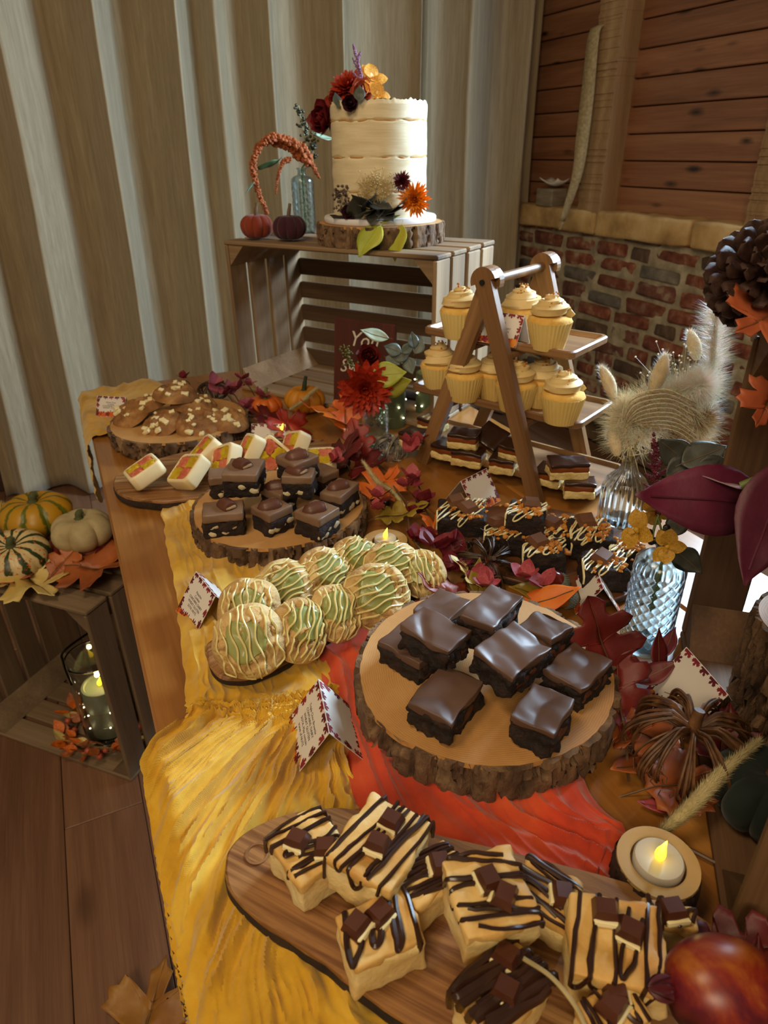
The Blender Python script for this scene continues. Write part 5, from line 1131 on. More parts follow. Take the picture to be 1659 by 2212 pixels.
leaf('oval', 'pale teal leaf tip hanging left of the rust amaranth', 0, 0, 0, .05, 215, fac('leaf_teal', [(.3, '#5f8a80'), (.7, '#93b8ae')]), -.9, .5, .5, .2, 2, at_=q1(545, 405))
leaf('oval', 'pale green leaf curling behind the left side of the cake', 0, 0, 0, .07, 20, fac('leaf_mint', [(.3, '#6f9078'), (.7, '#a6c0a8')]), -.4, .4, .5, .2, 3, at_=q1(698, 302, .03))
# on the cake
toC = Vector((-CAK.x, -CAK.y, 0)).normalized(); rtC = Vector((-toC.y, toC.x, 0)); rtC = -rtC if rtC.dot(RW.col[0]) < 0 else rtC
def ck_(dx, z, out=0.0): 
    """point near the cake's front: dx to the right (m), z above cake foot"""
    dx_ = max(-.104, min(.104, dx)); dp = sqrt(max(0, CRAD ** 2 - dx_ ** 2)); return Vector((CAK.x, CAK.y, CKZ)) + rtC * dx + toC * (dp + out) + Vector((0, 0, z))
F_BURG = fac('rose_burgundy', [(.3, '#54101a'), (.6, '#7a1a20'), (.8, '#94302c')]); F_RED = fac('dahlia_red', [(.3, '#8c1e0c'), (.6, '#b23414'), (.8, '#c64c22')]); F_CORAL = fac('rose_coral', [(.3, '#b04a2c'), (.6, '#c8694a'), (.8, '#d68a6a')])
F_ORCH = fac('orchid_amber', [(.25, '#c0601c'), (.5, '#e0a43a'), (.75, '#ecc868')]); F_ORNG = fac('mum_orange', [(.3, '#d06a06'), (.6, '#ec8a10'), (.8, '#f2a028')]); F_PLUM = fac('dried_plum', [(.3, '#240c14'), (.6, '#3f1622'), (.8, '#57283a')])
bloom('peony', 'large burgundy peony at the top left edge of the cake', ck_(-.112, .190, -.05), .050, F_BURG, 'rose', (toC - rtC * .8 + Vector((0, 0, .25))), 1)
bloom('dahlia', 'red dahlia rising from the top of the cake', ck_(-.062, .245, -.08), .042, F_RED, 'dahlia', (toC * .6 - rtC * .3 + Vector((0, 0, .8))), 2)
bloom('rose', 'coral rose tucked behind the eucalyptus on the cake', ck_(-.035, .232, -.05), .034, F_CORAL, 'rose', (toC + Vector((0, 0, .5))), 3)
bloom('rose', 'rust red rose between peony and dahlia on the cake', ck_(-.088, .222, -.05), .028, fac('rose_rust', [(.3, '#7a1c10'), (.7, '#a23a22')]), 'rose', (toC - rtC * .4 + Vector((0, 0, .5))), 4)
bloom('ranunculus', 'small dark wine ranunculus on the cake rim', ck_(-.058, .214, .002), .022, F_PLUM, 'rose', (toC + Vector((0, 0, .25))), 5)
bloom('orchid', 'amber yellow orchid bloom highest on the cake', ck_(-.012, .258, -.06), .034, F_ORCH, 'orchid', (toC * .8 + rtC * .3 + Vector((0, 0, .6))), 6)
bloom('orchid', 'amber yellow orchid bloom lower on the cake top', ck_(.0, .228, -.03), .026, F_ORCH, 'orchid', (toC + rtC * .2 + Vector((0, 0, .3))), 7)
for i, (dx, z, az_, lb) in enumerate(((-.085, .222, 100, 'round grey eucalyptus leaf left on the cake rim'), (-.038, .232, 60, 'round grey eucalyptus leaf above the dark ranunculus'))):
    leaf('oval', lb, 0, 0, 0, .034, az_, L_EUC, .9, 0, .2, .1, i, at_=ck_(dx, z, .004), name='eucalyptus_leaf')
as_ = thing('astilbe_sprig', 'lilac astilbe sprig standing up on the cake', 'flower', ck_(-.035, .24, -.08)); o_ = as_.location
M_LIL = mat('astilbe_lilac', [(.3, '#7a4c70'), (.7, '#a07a94')], scale=80, rough=.9)
tassel(as_, [Vector((0, 0, 0)), Vector((-.004, 0, .035)), Vector((-.014, 0, .075))], .0075, 5, M_LIL, 'floret_spike')
for k in range(5): tassel(as_, [Vector((-.003 - .002 * k, 0, .02 + .011 * k)), Vector((-.003 - .002 * k + (.018 - .003 * k) * (1 if k % 2 else -1), 0, .035 + .012 * k))], .0045, 6 + k, M_LIL, 'floret_spike')
# foot of the cake
pt = thing('pampas_tuft', 'small cream dried pampas tuft against the front of the cake', 'dried grass', ck_(-.010, .062, .012)); b = MB(); rs = random.Random(8)
for i in range(420):
    a = rs.gauss(0, .6); el = rs.uniform(.0, 1.4); d = (rtC * sin(a) + Vector((0, 0, cos(a) * .9 - .25)) + toC * rs.uniform(-.05, .3)).normalized(); st_p = rtC * rs.gauss(0, .014) + Vector((0, 0, rs.gauss(-.008, .010))); L_ = rs.uniform(.010, .030); s_ = toC.cross(d).normalized() * .0008; b.add([st_p - s_, st_p + s_, st_p + d * L_], [(0, 1, 2)])
    if i % 3 == 0: b.ball(st_p + d * L_, .0016, 0)
tag(obj('bristles', b, mat('pampas_cream', [(.3, '#a58a58'), (.7, '#d2bd8a')], scale=40, rough=.9), pt), kind='stuff')
bloom('scabious', 'small round wine red scabious on the front of the cake', ck_(.046, .072, .006), .022, fac('scabious', [(.3, '#4a1018'), (.6, '#6b2030'), (.8, '#85384a')]), 'pompon', toC + rtC * .2, 8, joined=True)
bloom('chrysanthemum', 'bright orange chrysanthemum at the right foot of the cake', ck_(.074, .036, .024), .037, F_ORNG, 'pompon', toC + Vector((0, 0, .15)), 9)
bloom('ranunculus', 'dark wine ranunculus at the left foot of the cake', ck_(-.068, .012, .016), .020, F_PLUM, 'rose', toC + Vector((0, 0, .2)), 10)
sd = thing('seed_sprig', 'purple grey seed sprig at the left foot of the cake', 'dried flower', ck_(-.078, .035, .012)); b = MB(); rs = random.Random(5)
for i in range(70): b.ball(rtC * rs.gauss(-.004, .011) + Vector((0, 0, rs.uniform(-.02, .03))) + toC * rs.gauss(0, .005), rs.uniform(.002, .0038), 1)
obj('seed_cluster', b, mat('seed_purple', [(.3, '#3a2c2c'), (.7, '#6a5650')], scale=60, rough=.7), sd)
EL = ['lying left in', 'second from left in', 'lowest left in', 'in the middle of', 'hanging down in', 'lying right of the middle in', 'nearest the orange flower in', 'standing upright in', 'drooping over the board from', 'at the far left of']
eu = [(-.040, .030, 150, .5), (-.020, .034, 40, .6), (-.028, .010, 200, -.2), (.002, .024, -20, .2), (.012, .008, -60, -.5), (.028, .012, 10, .3), (.040, .022, 30, .3), (-.052, .018, 95, 1.0), (-.010, .004, -100, -.4), (-.085, -.004, 170, .0)]
for i, (dx, z, ro, pi_) in enumerate(eu):
    d = (rtC * cos(radians(ro)) + Vector((0, 0, sin(radians(ro))))); az_ = math.degrees(atan2(d.y + toC.y * .6, d.x + toC.x * .6))
    leaf('oval', 'dark eucalyptus leaf %s the spray at the cake foot' % EL[i], 0, 0, 0, .060, az_, L_EUCD, max(-.6, min(1.1, d.z * .9)), .3, .3, .15, i, at_=ck_(dx, z, .022), name='eucalyptus_leaf')['group'] = 'eucalyptus leaves at the cake foot'
leaf('oval', 'broad lime yellow leaf hanging over the bark below the cake', 0, 0, 0, .085, math.degrees(atan2(-rtC.y + toC.y * .9, -rtC.x + toC.x * .9)), L_LIME, -.55, -.3, -.5, .12, 2, at_=ck_(-.026, -.032, .058), wav=.05)
leaf('oval', 'pointed lime leaf hanging right below the cake', 0, 0, 0, .080, math.degrees(atan2(-rtC.y * .6 + toC.y, -rtC.x * .6 + toC.x)), L_LIME, -.95, .3, -.3, .15, 3, at_=ck_(.034, -.042, .056), wav=.05)
leaf('oval', 'small lime leaf resting on the white cake board', 0, 0, 0, .05, math.degrees(atan2(rtC.y, rtC.x)), L_LIME, .15, .2, .3, .12, 4, at_=ck_(.020, -.002, .020))
# ================================================================ crate front: sign, candles, bouquet
m_sign = wood('sign_wood', [(.25, '#2a100b'), (.5, '#4a1e14'), (.75, '#63301f')], axis=2, scale=.8, rough=.6, hv=.1)
sp_ = cr(.36, .05, 0); sb = A(697, 880); SG = Vector((.560, 1.515, TT + .010)); sg = thing('wooden_sign', 'dark red brown wooden sign with white lettering inside the crate', 'sign', SG, (-.10, 0, CA))
obj('sign_board', MB().box((.085, 0, .105), (.17, .012, .21), bev=.002), m_sign, sg, smooth=False)
m_let = mat('white_lettering', '#cfc6b8', rough=.7)
def text(parent, s, loc, size, rot, m, align='CENTER', ext=.0002, name='lettering', shear=0):
    c = bpy.data.curves.new(name, 'FONT'); c.body = s; c.size = size; c.align_x = align; c.extrude = ext; c.shear = shear; c.resolution_u = 2
    o = bpy.data.objects.new(name, c); me = bpy.data.meshes.new_from_object(o); bpy.data.objects.remove(o); me.materials.clear(); me.materials.append(m); return link(name, me, parent, loc, rot)
text(sg, 'You', (.085, -.0065, .150), .050, (pi / 2, 0, 0), m_let, shear=.3)
text(sg, 'Sweet', (.075, -.0065, .085), .046, (pi / 2, 0, 0), m_let, shear=.3)
text(sg, 'TREATS', (.080, -.0065, .030), .030, (pi / 2, 0, 0), m_let)
m_wax = mat('sage_wax', [(.3, '#525e46'), (.7, '#687658')], scale=6, rough=.5, sss=.2); M_BULB = glow('fairy_bulb', '#fff3c0', 18.0)
def pillar(label, p, r, h, hf=True, mw=None):
    t = thing('pillar_candle', label, 'candle', p); obj('wax_body', MB().lathe([(r * .97, 0), (r, .002), (r, h - .003), (r * .97, h), (r * .85, h + .0005), (r * .80, h - .004), (.0005, h - .005)], 48), mw or m_wax, t)
    if hf: f_ = flame(t, h - .004, 1.35); l = bpy.data.lights.new('candle_glow', 'POINT'); l.energy = .03; l.color = (1, .8, .35); l.shadow_soft_size = .006; o = bpy.data.objects.new('candle_glow', l); COL.objects.link(o); o.parent = t; o.location = (0, 0, h + .03)
    return t
C1, C2 = A(848, 918), A(928, 895); pillar('shorter sage green pillar candle behind the red dahlia', C1, .030, .082, False); pillar('taller sage green pillar candle with a yellow flame beside the stand', C2, .034, .105)
def fairy(label, c, r, h, turns, nb, seed):
    t = thing('fairy_lights', label, 'string lights', c); rs = random.Random(seed); pts = [Vector(((r + .002) * cos(a), (r + .002) * sin(a), h * (.08 + .84 * i / 89) + .004 * sin(a * 2))) for i, a in [(i, 2 * pi * turns * i / 89) for i in range(90)]]
    obj('wire', MB().tube(pts, .0004, 4), mat('thin_wire', '#9a8f78', rough=.3, metal=.9), t)
    for i in range(nb): p = pts[int((i + .5) * 89 / nb)]; obj('bulb', MB().ball(p * 1.0 + Vector((p.x, p.y, 0)).normalized() * .001, .0019, 1), M_BULB, t)
fairy('fairy lights wound round the shorter green candle', C1, .030, .082, 2.6, 11, 1); fairy('fairy lights wound round the taller green candle', C2, .034, .105, 2.6, 11, 2)
vb = V4 + Vector((0, 0, .10)); tocam = (CAMP - vb).normalized()
bloom('dahlia', 'big rust red dahlia in the vase before the crate', atd(790, 838, vb) + tocam * .035, .060, F_RED, 'dahlia', tocam + Vector((0, 0, -.25)), 12)
bloom('rose', 'dark red ranunculus above the rust red dahlia', atd(797, 773, vb) + tocam * .02, .034, fac('rose_wine', [(.3, '#4a0c0a'), (.7, '#741c14')]), 'rose', tocam + Vector((0, 0, .2)), 13)
cx_ = RW.col[0]; cy_ = -RW.col[1]
def facing(L_, ang):   # azimuth/pitch so that the blade points at image angle ang and faces the lens
    d = (cx_ * cos(radians(ang)) + cy_ * sin(radians(ang))).normalized(); return math.degrees(atan2(d.y, d.x)), math.asin(max(-1, min(1, d.z)))
def vleaf(label, px, py, ref, L_, ang, m, lift=.0, roll=.0, curl=.3, kind='oval', seed=0, name=None, grp=None, fold=.12, wav=.05):
    az_, pt_ = facing(L_, ang); t = leaf(kind, label, 0, 0, 0, L_, az_, m, pt_, roll, curl, fold, seed, at_=atd(px, py, ref) + (CAMP - Vector(ref)).normalized() * lift, name=name, wav=wav)
    # turn the upper side towards the lens
    y = cx_ * cos(radians(ang)) + cy_ * sin(radians(ang)); z = (CAMP - Vector(ref)).normalized(); z = (z - y * z.dot(y)).normalized(); x = y.cross(z); mm = Matrix((x, y, z)).transposed() @ Matrix.Rotation(roll, 3, 'Y'); mid = t.location + orient(radians(az_), pt_, roll).to_matrix() @ Vector((0, L_ * .5, 0)); t.rotation_euler = mm.to_euler(); t.location = mid - mm @ Vector((0, L_ * .5, 0))
    if grp: t['group'] = grp
    return t
vleaf('bright lime leaf beside the rust red dahlia', 838, 812, vb, .075, 5, L_LIME, .05, -.2, .3, seed=1); vleaf('pale lime leaf under the bright one by the dahlia', 852, 832, vb, .07, 20, L_LIME, .035, .3, .3, seed=2)
vleaf('long pale green leaf above the dark red ranunculus', 808, 726, vb, .062, 170, fac('leaf_sage', [(.3, '#6c7a60'), (.7, '#a3ac90')]), .01, .4, .5, seed=3)
EB = ['beside the long pale leaf', 'in the middle of the bouquet', 'standing highest at the right', 'at the far right tip', 'hanging lowest beside the candle flame', 'just above the lime leaf', 'small one near the right tip']
for i, (x, y, a, s_) in enumerate(((848, 755, 160, .04), (868, 770, 20, .036), (892, 735, 100, .035), (905, 748, 60, .036), (885, 790, -70, .04), (848, 780, -30, .034), (880, 752, 45, .03))):
    vleaf('grey green eucalyptus leaf in the crate bouquet, ' + EB[i], x, y, vb, s_, a, L_EUC, .0, .2 * (-1) ** i, .2, seed=i, name='eucalyptus_leaf', grp='eucalyptus leaves in the crate bouquet')
bs = thing('berry_sprig', 'sprig of small olive green berries beside the sign', 'berries', atd(755, 775, vb)); b = MB(); rs = random.Random(9)
for i in range(46): u = rs.random(); b.ball(cx_ * rs.gauss(-.012 * u, .007) + cy_ * (.045 * u - .015) + tocam * rs.gauss(0, .005), rs.uniform(.0022, .0034), 1)
obj('berry_cluster', b, mat('olive_berry', [(.3, '#3e3c16'), (.7, '#6b6a2c')], scale=40, rough=.35), bs)
obj('stem', MB().tube([cy_ * .03 - cx_ * .012, Vector((0, 0, 0)), vb - bs.location], .0013, 5), M_GSTEM, bs)
# ================================================================ dried grasses in the ribbed vase
vm = V3 + Vector((0, 0, .122)); NV = (CAMP - vm).normalized()
def g3(px, py, d=0): return atd(px, py, vm) - NV * d
def bunny(label, x0, y0, x1, y1, r, d, seed, sx=None): grass_head('bunny_tail', label, [g3(x0, y0, d), g3((x0 + x1) / 2 + 2, (y0 + y1) / 2, d), g3(x1, y1, d)], r, r * .75, 900, M_PAMP, M_PAMPH, seed, [g3(x0, y0, d), g3((x0 + 1362) / 2, (y0 + 985) / 2 + 10, d), vm + Vector((0, 0, -.01))])
bunny('fluffy cream bunny tail grass leaning out at the far left', 1326, 860, 1299, 792, .013, .0, 1); bunny('plump cream bunny tail grass in the middle of the vase', 1408, 848, 1438, 768, .015, -.01, 2); bunny('cream bunny tail grass standing high on the right', 1512, 768, 1496, 702, .013, .05, 3); bunny('low cream bunny tail grass beside the vase neck', 1334, 985, 1318, 925, .014, -.005, 4)
def plume(label, P, n, hl, seed, spread, droop, m=None, r=.0016, name='pampas_plume'):
    """feathery plume: many fine curved strands leaving a bent axis"""
    ax = bez([g3(*p) for p in P], 10); c = ax[0]; t = thing(name, label, 'dried grass', c); rs = random.Random(seed); b = MB(); k = len(ax)
    obj('stem', MB().tube([vm + Vector((0, 0, -.02)) - c] + [p - c for p in ax], [.0014] * 2 + [.0013 * (1 - i / k) + .0003 for i in range(k - 1)], 5), MT['straw_stem'], t)
    for i in range(n):
        u = rs.random() ** .8 * (k - 1.01); j = int(u); p = ax[j].lerp(ax[j + 1], u - j) - c; tg = (ax[j + 1] - ax[j]).normalized(); s = (cx_ * rs.gauss(0, 1) + NV * rs.gauss(0, .6) + cy_ * rs.gauss(0, 1)).normalized(); d = (tg * .8 + s * spread).normalized(); L_ = hl * rs.uniform(.5, 1.15) * (1 - .3 * u / k)
        q = [p]; 
        for w in range(1, 6): q.append(q[-1] + (d + Vector((0, 0, -droop * w / 5))).normalized() * L_ / 5)
        wd = d.cross(NV).normalized() * .00042
        vs = [x_ + wd * sg * (1 - i_ / 5.5) for i_, x_ in enumerate(q) for sg in (-1, 1)]
        b.add(vs, [(2 * w, 2 * w + 1, 2 * w + 3, 2 * w + 2) for w in range(5)])
    tag(obj('feathery_strands', b, m or M_PAMPH, t), kind='stuff'); return t
plume('big arching cream pampas plume over the ribbed vase', [(1362, 965), (1370, 905), (1420, 860), (1480, 870), (1510, 930)], 5200, .060, 1, .9, .5, mat('plume_cream', [(.3, '#d8c8a4'), (.7, '#ece0c4')], scale=30, rough=.6, sss=.4))
plume('white fluffy pampas plume behind the arching one', [(1375, 960), (1430, 890), (1480, 845), (1520, 830)], 4200, .055, 2, 1.1, .2)
plume('left spreading pampas plume low beside the neck', [(1360, 970), (1340, 920), (1350, 870)], 1800, .045, 5, 1.0, .4, MT['plume_cream'])
plume('brownish dry plume against the right crate', [(1400, 970), (1480, 930), (1530, 900)], 1200, .04, 6, .9, .6, mat('tan_strands', [(.3, '#8a6c48'), (.7, '#b2946a')], scale=30, rough=.8))
grass_head('foxtail_plume', 'tall bristly foxtail plume glowing white beside the right crate', [g3(1520, 960, .04), g3(1535, 850, .04), g3(1548, 750, .04), g3(1556, 655, .04)], .006, .034, 5200, M_PAMP, M_PAMPH, 6, [g3(1520, 960, .04), vm], ang=1.15)
pl_ = thing('pampas_spray', 'arching fan of thin tan grass spikes over the ribbed vase', 'dried grass', vm); rs = random.Random(31); mt_ = mat('tan_spike', [(.3, '#7d6440'), (.7, '#a88c60')], scale=60, rough=.8)
for k in range(20):
    e = k / 19; P_ = [vm - pl_.location, g3(1345 + 12 * e, 935 - 10 * e, -.012) - pl_.location, g3(1360 + 55 * e + rs.uniform(-5, 5), 868 + 60 * e, -.03) - pl_.location, g3(1430 + 35 * e, 845 + 95 * e, -.035) - pl_.location, g3(1490 + 14 * rs.random(), 868 + 100 * e, -.025) - pl_.location]
    q_ = bez(P_, 8); b = MB().tube(q_, .0005, 4); hairs(b, q_[10:], .0004, 110, .009, k, w=.0003, ang=.5); obj('grass_spike', b, mt_ if k % 2 else MT['plume_cream'], pl_)
gy = thing('gypsophila_sprig', 'airy white gypsophila sprig among the pampas', 'dried flower', g3(1470, 830, .02)); b = MB(); rs = random.Random(2); st = MB()
for i in range(60):
    p = cx_ * rs.gauss(0, .022) + cy_ * rs.gauss(.02, .022) + NV * rs.gauss(0, .01); b.ball(p, .0018, 0); st.tube([p, cy_ * -.03], .0003, 3)
tag(obj('tiny_flowers', b, M_PAMPH, gy), kind='stuff'); obj('fine_stems', st, MT['straw_stem'], gy)
# ================================================================ flowers in the cut glass vase and the big leaves
vn = V2 + Vector((0, 0, .15)); NV2 = (CAMP - vn).normalized()
def g2(px, py, d=0): return atd(px, py, vn) + (CAMP - vn).normalized() * d
bloom('orchid', 'mustard orchid bloom hanging left over the cut glass vase', g2(1378, 1145, .01), .025, fac('orchid_mustard', [(.25, '#a0561e'), (.5, '#c2942c'), (.75, '#d2aa40')]), 'orchid', NV2 - cx_ * .9 + cy_ * .1, 21)
bloom('orchid', 'mustard orchid bloom in the middle above the cut glass vase', g2(1412, 1105, -.01), .024, MT['orchid_mustard'], 'orchid', NV2 * .6 - cy_ * .8, 22)
bloom('orchid', 'mustard orchid bloom drooping in front of the cut glass vase', g2(1440, 1180, .03), .022, MT['orchid_mustard'], 'orchid', NV2 - cy_ * .2 + cx_ * .2, 23)
for i, (x, y, a, s_, lb) in enumerate(((1440, 1165, 100, .034, 'round dark leaf right of the orchid stem'), (1465, 1130, 60, .036, 'round dark leaf below the burgundy leaf'), (1485, 1210, -40, .044, 'large round dark leaf right of the drooping orchid'), (1455, 975, 140, .05, 'dark eucalyptus leaf left of the big burgundy leaf'), (1475, 1010, 30, .045, 'dark eucalyptus leaf behind the burgundy leaf tip'), (1520, 985, 20, .055, 'dark eucalyptus leaf before the right crate'), (1545, 1015, 0, .05, 'flat dark eucalyptus leaf low before the right crate'))):
    vleaf(lb, x, y, vn, s_, a, L_EUCD, .0, .2 * (-1) ** i, .2, seed=i, name='eucalyptus_leaf')
b_ = thing('orchid_spray', 'dark orchid stem with round buds in the cut glass vase', 'stem', vn + Vector((0, 0, -.1))); o_ = b_.location
obj('stem', MB().tube(bez([Vector((0, 0, 0)), vn - o_, g2(1410, 1160) - o_, g2(1430, 1090) - o_], 6), .0016, 6), M_GSTEM, b_); b = MB()
for (x, y) in ((1403, 1150), (1407, 1170), (1415, 1168), (1440, 1140)): b.ball(g2(x, y) - o_, .0045, 2)
obj('buds', b, mat('dark_bud', '#17140f', rough=.3), b_)
aw = thing('astilbe_sprig', 'deep wine red astilbe spike left of the burgundy leaf', 'flower', vn); o_ = aw.location; M_WINE = mat('astilbe_wine', [(.3, '#3c0a18'), (.7, '#64182c')], scale=80, rough=.8)
tassel(aw, [g2(1420, 1110) - o_, g2(1418, 1040) - o_, g2(1413, 935) - o_], .007, 15, M_WINE, 'floret_spike')
for k in range(12):
    y = 1085 - k * 11; w_ = (34 - 2.2 * k) * (1 if k % 2 else -1); tassel(aw, [g2(1419, y) - o_, g2(1419 + w_, y - 18) - o_], .0035, 30 + k, M_WINE, 'floret_spike')
obj('stem', MB().tube([Vector((0, 0, -.1)), Vector((0, 0, 0)), g2(1420, 1110) - o_], .0014, 5), M_GSTEM, aw)
big = atd(1520, 1085, vn) + NV2 * .16
vleaf('large burgundy leaf reaching in from the right edge', 1514, 1080, big, .142, 177, L_BURG, .0, .1, .25, seed=1, fold=.08)
vleaf('second burgundy leaf hanging at the right edge', 1650, 1125, big, .13, 245, L_BURG, .01, -.3, .3, seed=2, fold=.08)
vleaf('narrow pale backed burgundy leaf edge on at the right', 1560, 1042, big, .075, 172, fac('leaf_pale_burgundy', [(.3, '#7c5c66'), (.7, '#a58c94')]), -.01, 1.2, .2, seed=3)
bst = thing('cut_branch', 'thick green stem of the burgundy leaves at the right edge', 'stem', atd(1650, 1030, big)); obj('stem', MB().tube(bez([atd(1600, 1050, big) - bst.location, Vector((0, 0, 0)), atd(1720, 1000, big) - bst.location, c3(.14, .05, .30) - bst.location], 6), .004, 8), M_GSTEM, bst)
# leaves on and around the right crate
pcx = c3(.05, .05, .40)
vleaf('orange maple leaf hanging from the right crate top', 1645, 700, pcx, .085, 215, fac('maple_orange_red', [(.3, '#8c3a1e'), (.6, '#ad5c36'), (.8, '#be7e48')]), .02, .2, .6, 'maple', 4); vleaf('orange maple leaf hanging lower on the right crate', 1655, 875, pcx, .06, 240, MT['maple_orange_red'], .02, -.2, .5, 'maple', 5)
# ================================================================ table garland
OD_ = fac('oak_dark_red', [(.3, '#4a0f0e'), (.6, '#6e1c16'), (.8, '#8a3420')])
vleaf('large dark red oak leaf rising beside the cut glass vase', 1300, 1395, A(1325, 1430, .04), .135, 112, OD_, .03, .25, .4, 'oak', 3, wav=.10)
T_ = [
 ('maple', 'dark red maple leaf left of the orange oak leaf', 618, 925, .03, .105, 100, L_RED, .35, .2), ('oak', 'big orange oak leaf in front of the mini pumpkins', 705, 905, .045, .145, 150, L_ORANGE, .15, .3), ('oak', 'orange oak leaf standing beside the dahlia vase', 745, 895, .05, .11, 70, L_ORANGE, .8, .2),
 ('maple', 'wine red maple leaf behind the pale brownies', 745, 985, .03, .12, 20, L_DARK, .35, -.2), ('oak', 'bright red oak leaf beside the silver twig pumpkin', 775, 960, .04, .11, 80, L_RED, .6, -.3), ('maple', 'dark red maple leaf at the left of the garland', 570, 905, .02, .085, 160, L_DARK, .2, 0),
 ('maple', 'orange maple leaf under the furry grass stalk', 830, 1050, .02, .10, 30, L_ORANGE, .2, .2), ('maple', 'brown maple leaf beside the chequered slices', 655, 955, .015, .07, 200, L_BROWN, .3, .1), ('oak', 'olive oak leaf behind the far tealight', 870, 1115, .022, .10, -25, L_OLIVE, .1, .2), ('maple', 'orange maple leaf left of the biscuit brownies', 940, 1150, .012, .08, 120, L_ORANGE, .15, .2),
 ('maple', 'bronze red maple leaf between green cookies and brownies', 955, 1290, .03, .10, 150, fac('leaf_bronze', [(.3, '#6a1e14'), (.6, '#92402a'), (.8, '#a86048')]), .35, .1), ('oak', 'cream leaf pointing to the woven pumpkin', 1008, 1252, .03, .08, 130, L_CREAM, .35, .5), ('oval', 'olive yellow leaf behind the topmost brownie', 1032, 1250, .03, .06, 60, L_OLIVE, .5, .2), ('oval', 'orange red leaf tip beside the green cookies', 985, 1300, .02, .055, -60, L_RED, .1, .2),
 ('oval', 'glowing orange leaf right of the topmost brownie', 1185, 1300, .02, .095, -20, L_ORANGE, .15, .2), ('oval', 'second orange leaf under the acorns', 1150, 1285, .015, .08, 160, L_OLIVE, .1, -.2), ('oak', 'dark red oak leaf behind the big slice rim', 1330, 1500, .03, .12, 60, MT['oak_dark_red'], .2, .2),
 ('oval', 'glossy dark red leaf before the cut glass vase', 1418, 1405, .04, .055, 75, L_DARK, .9, .3), ('oval', 'dark red leaf right of the cut glass vase foot', 1445, 1395, .035, .05, 20, L_DARK, .3, -.4), ('oval', 'wine leaf lying above the large twig pumpkin', 1420, 1455, .03, .055, -15, L_DARK, .3, .3), ('oval', 'dark wine leaf left of the large twig pumpkin', 1375, 1470, .03, .05, 200, L_DARK, .2, 0),
 ('oak', 'brown oak leaf curling under the large twig pumpkin', 1385, 1590, .02, .10, -75, L_BROWN, .1, .4), ('oval', 'long tan leaf left of the large twig pumpkin', 1370, 1662, .01, .075, 185, L_BROWN, .1, .2), ('maple', 'brown orange leaf below the large twig pumpkin', 1470, 1695, .012, .08, -20, L_BROWN, .1, .2), ('maple', 'small brown leaf right of the large twig pumpkin', 1560, 1590, .03, .07, 40, L_DARK, .3, .1),
 ('oval', 'single pink petal lying near the furry grass stalk', 1412, 1745, .004, .036, 150, P_PINK, .05, .1), ('oak', 'dusky red leaf behind the artificial pomegranate', 1600, 2060, .05, .09, -30, L_DARK, .2, .2), ('maple', 'dark leaf under the artificial pomegranate', 1610, 2150, .045, .08, 40, L_DARK, .1, .2),
 ('maple', 'dull brown leaf behind the cookies', 560, 880, .01, .07, 80, L_BROWN, .4, .1), ('maple', 'dark leaf between slice and twig pumpkin', 800, 1010, .02, .09, -40, L_DARK, .2, .3), ('oak', 'dark red leaf beneath the pink petals', 925, 1240, .02, .08, -80, L_DARK, .2, .2)]
for i, (k, lb, x, y, z, L_, az_, m, pt_, ro) in enumerate(T_): leaf(k, lb, x, y, z, L_, az_, m, pt_, ro, .5 if k != 'oval' else .4, .15, i)
S_ = [('cluster of dusky pink petals behind the cookies', 495, 850, .05, 22, .030, .026, fac('petal_mauve', [(.3, '#7a3040'), (.6, '#9a4a58'), (.8, '#b06a72')])), ('small mauve petals reaching up beside the crate', 525, 830, .075, 8, .026, .018, MT['petal_mauve']), ('mauve petals spilling towards the orange pumpkin', 540, 872, .035, 14, .030, .024, MT['petal_mauve']), ('tiny red petals poking above the cookies', 395, 822, .09, 4, .022, .008, P_BURG),
 ('burgundy petals in front of the stand leg', 902, 958, .06, 12, .028, .018, P_PINK), ('dusky pink petals left of the stand foot', 888, 1045, .045, 18, .026, .024, P_PINK), ('drooping wine petals below the pink cluster', 905, 1100, .03, 12, .030, .020, P_BURG), ('pink petals beside the pale brownies', 738, 1005, .045, 6, .024, .012, P_PINK), ('wine petals behind the far tealight', 815, 1100, .03, 10, .028, .020, P_PINK), ('wine petals right of the far tealight', 905, 1150, .02, 10, .030, .022, P_BURG),
 ('tall dark red petals beside the woven pumpkin', 955, 1195, .035, 10, .034, .020, P_BURG), ('pink petal spray behind the topmost brownie', 1065, 1248, .03, 14, .028, .022, P_PINK), ('pale pink round petals left of the acorns', 1150, 1258, .025, 7, .028, .014, P_PINK), ('dark petals under the biscuit brownies board', 985, 1235, .02, 8, .026, .018, P_BURG)]
for i, (lb, x, y, z, n, s_, sp2, m) in enumerate(S_): sprig('petal_sprig', lb, 'flower', x, y, z, n, s_, sp2, m, 60 + i, stemto=A(x + 25, y + 25, .004))
tg = thing('twig', 'thin curved twig among the pink petals beside the stand', 'twig', A(885, 1110, .01)); obj('stem', MB().tube(bez([A(955, 1240, .012) - tg.location, A(890, 1160, .02) - tg.location, A(878, 1090, .03) - tg.location, A(850, 1050, .03) - tg.location], 8), .0016, 6), M_STEM, tg)
db = tag(obj('dark_berry', MB().ball((0, 0, 0), .0095, 3), mat('dark_berry', '#14110f', rough=.3), None, A(833, 1085, .02)), 'round black berry under the furry grass stalk', 'berry')
def foxtail(lb, P, r, seed, n=1800): grass_head('grass_stalk', lb, P, r, .007, n, M_STRAW, M_STRAWH, seed, cat='dried grass')
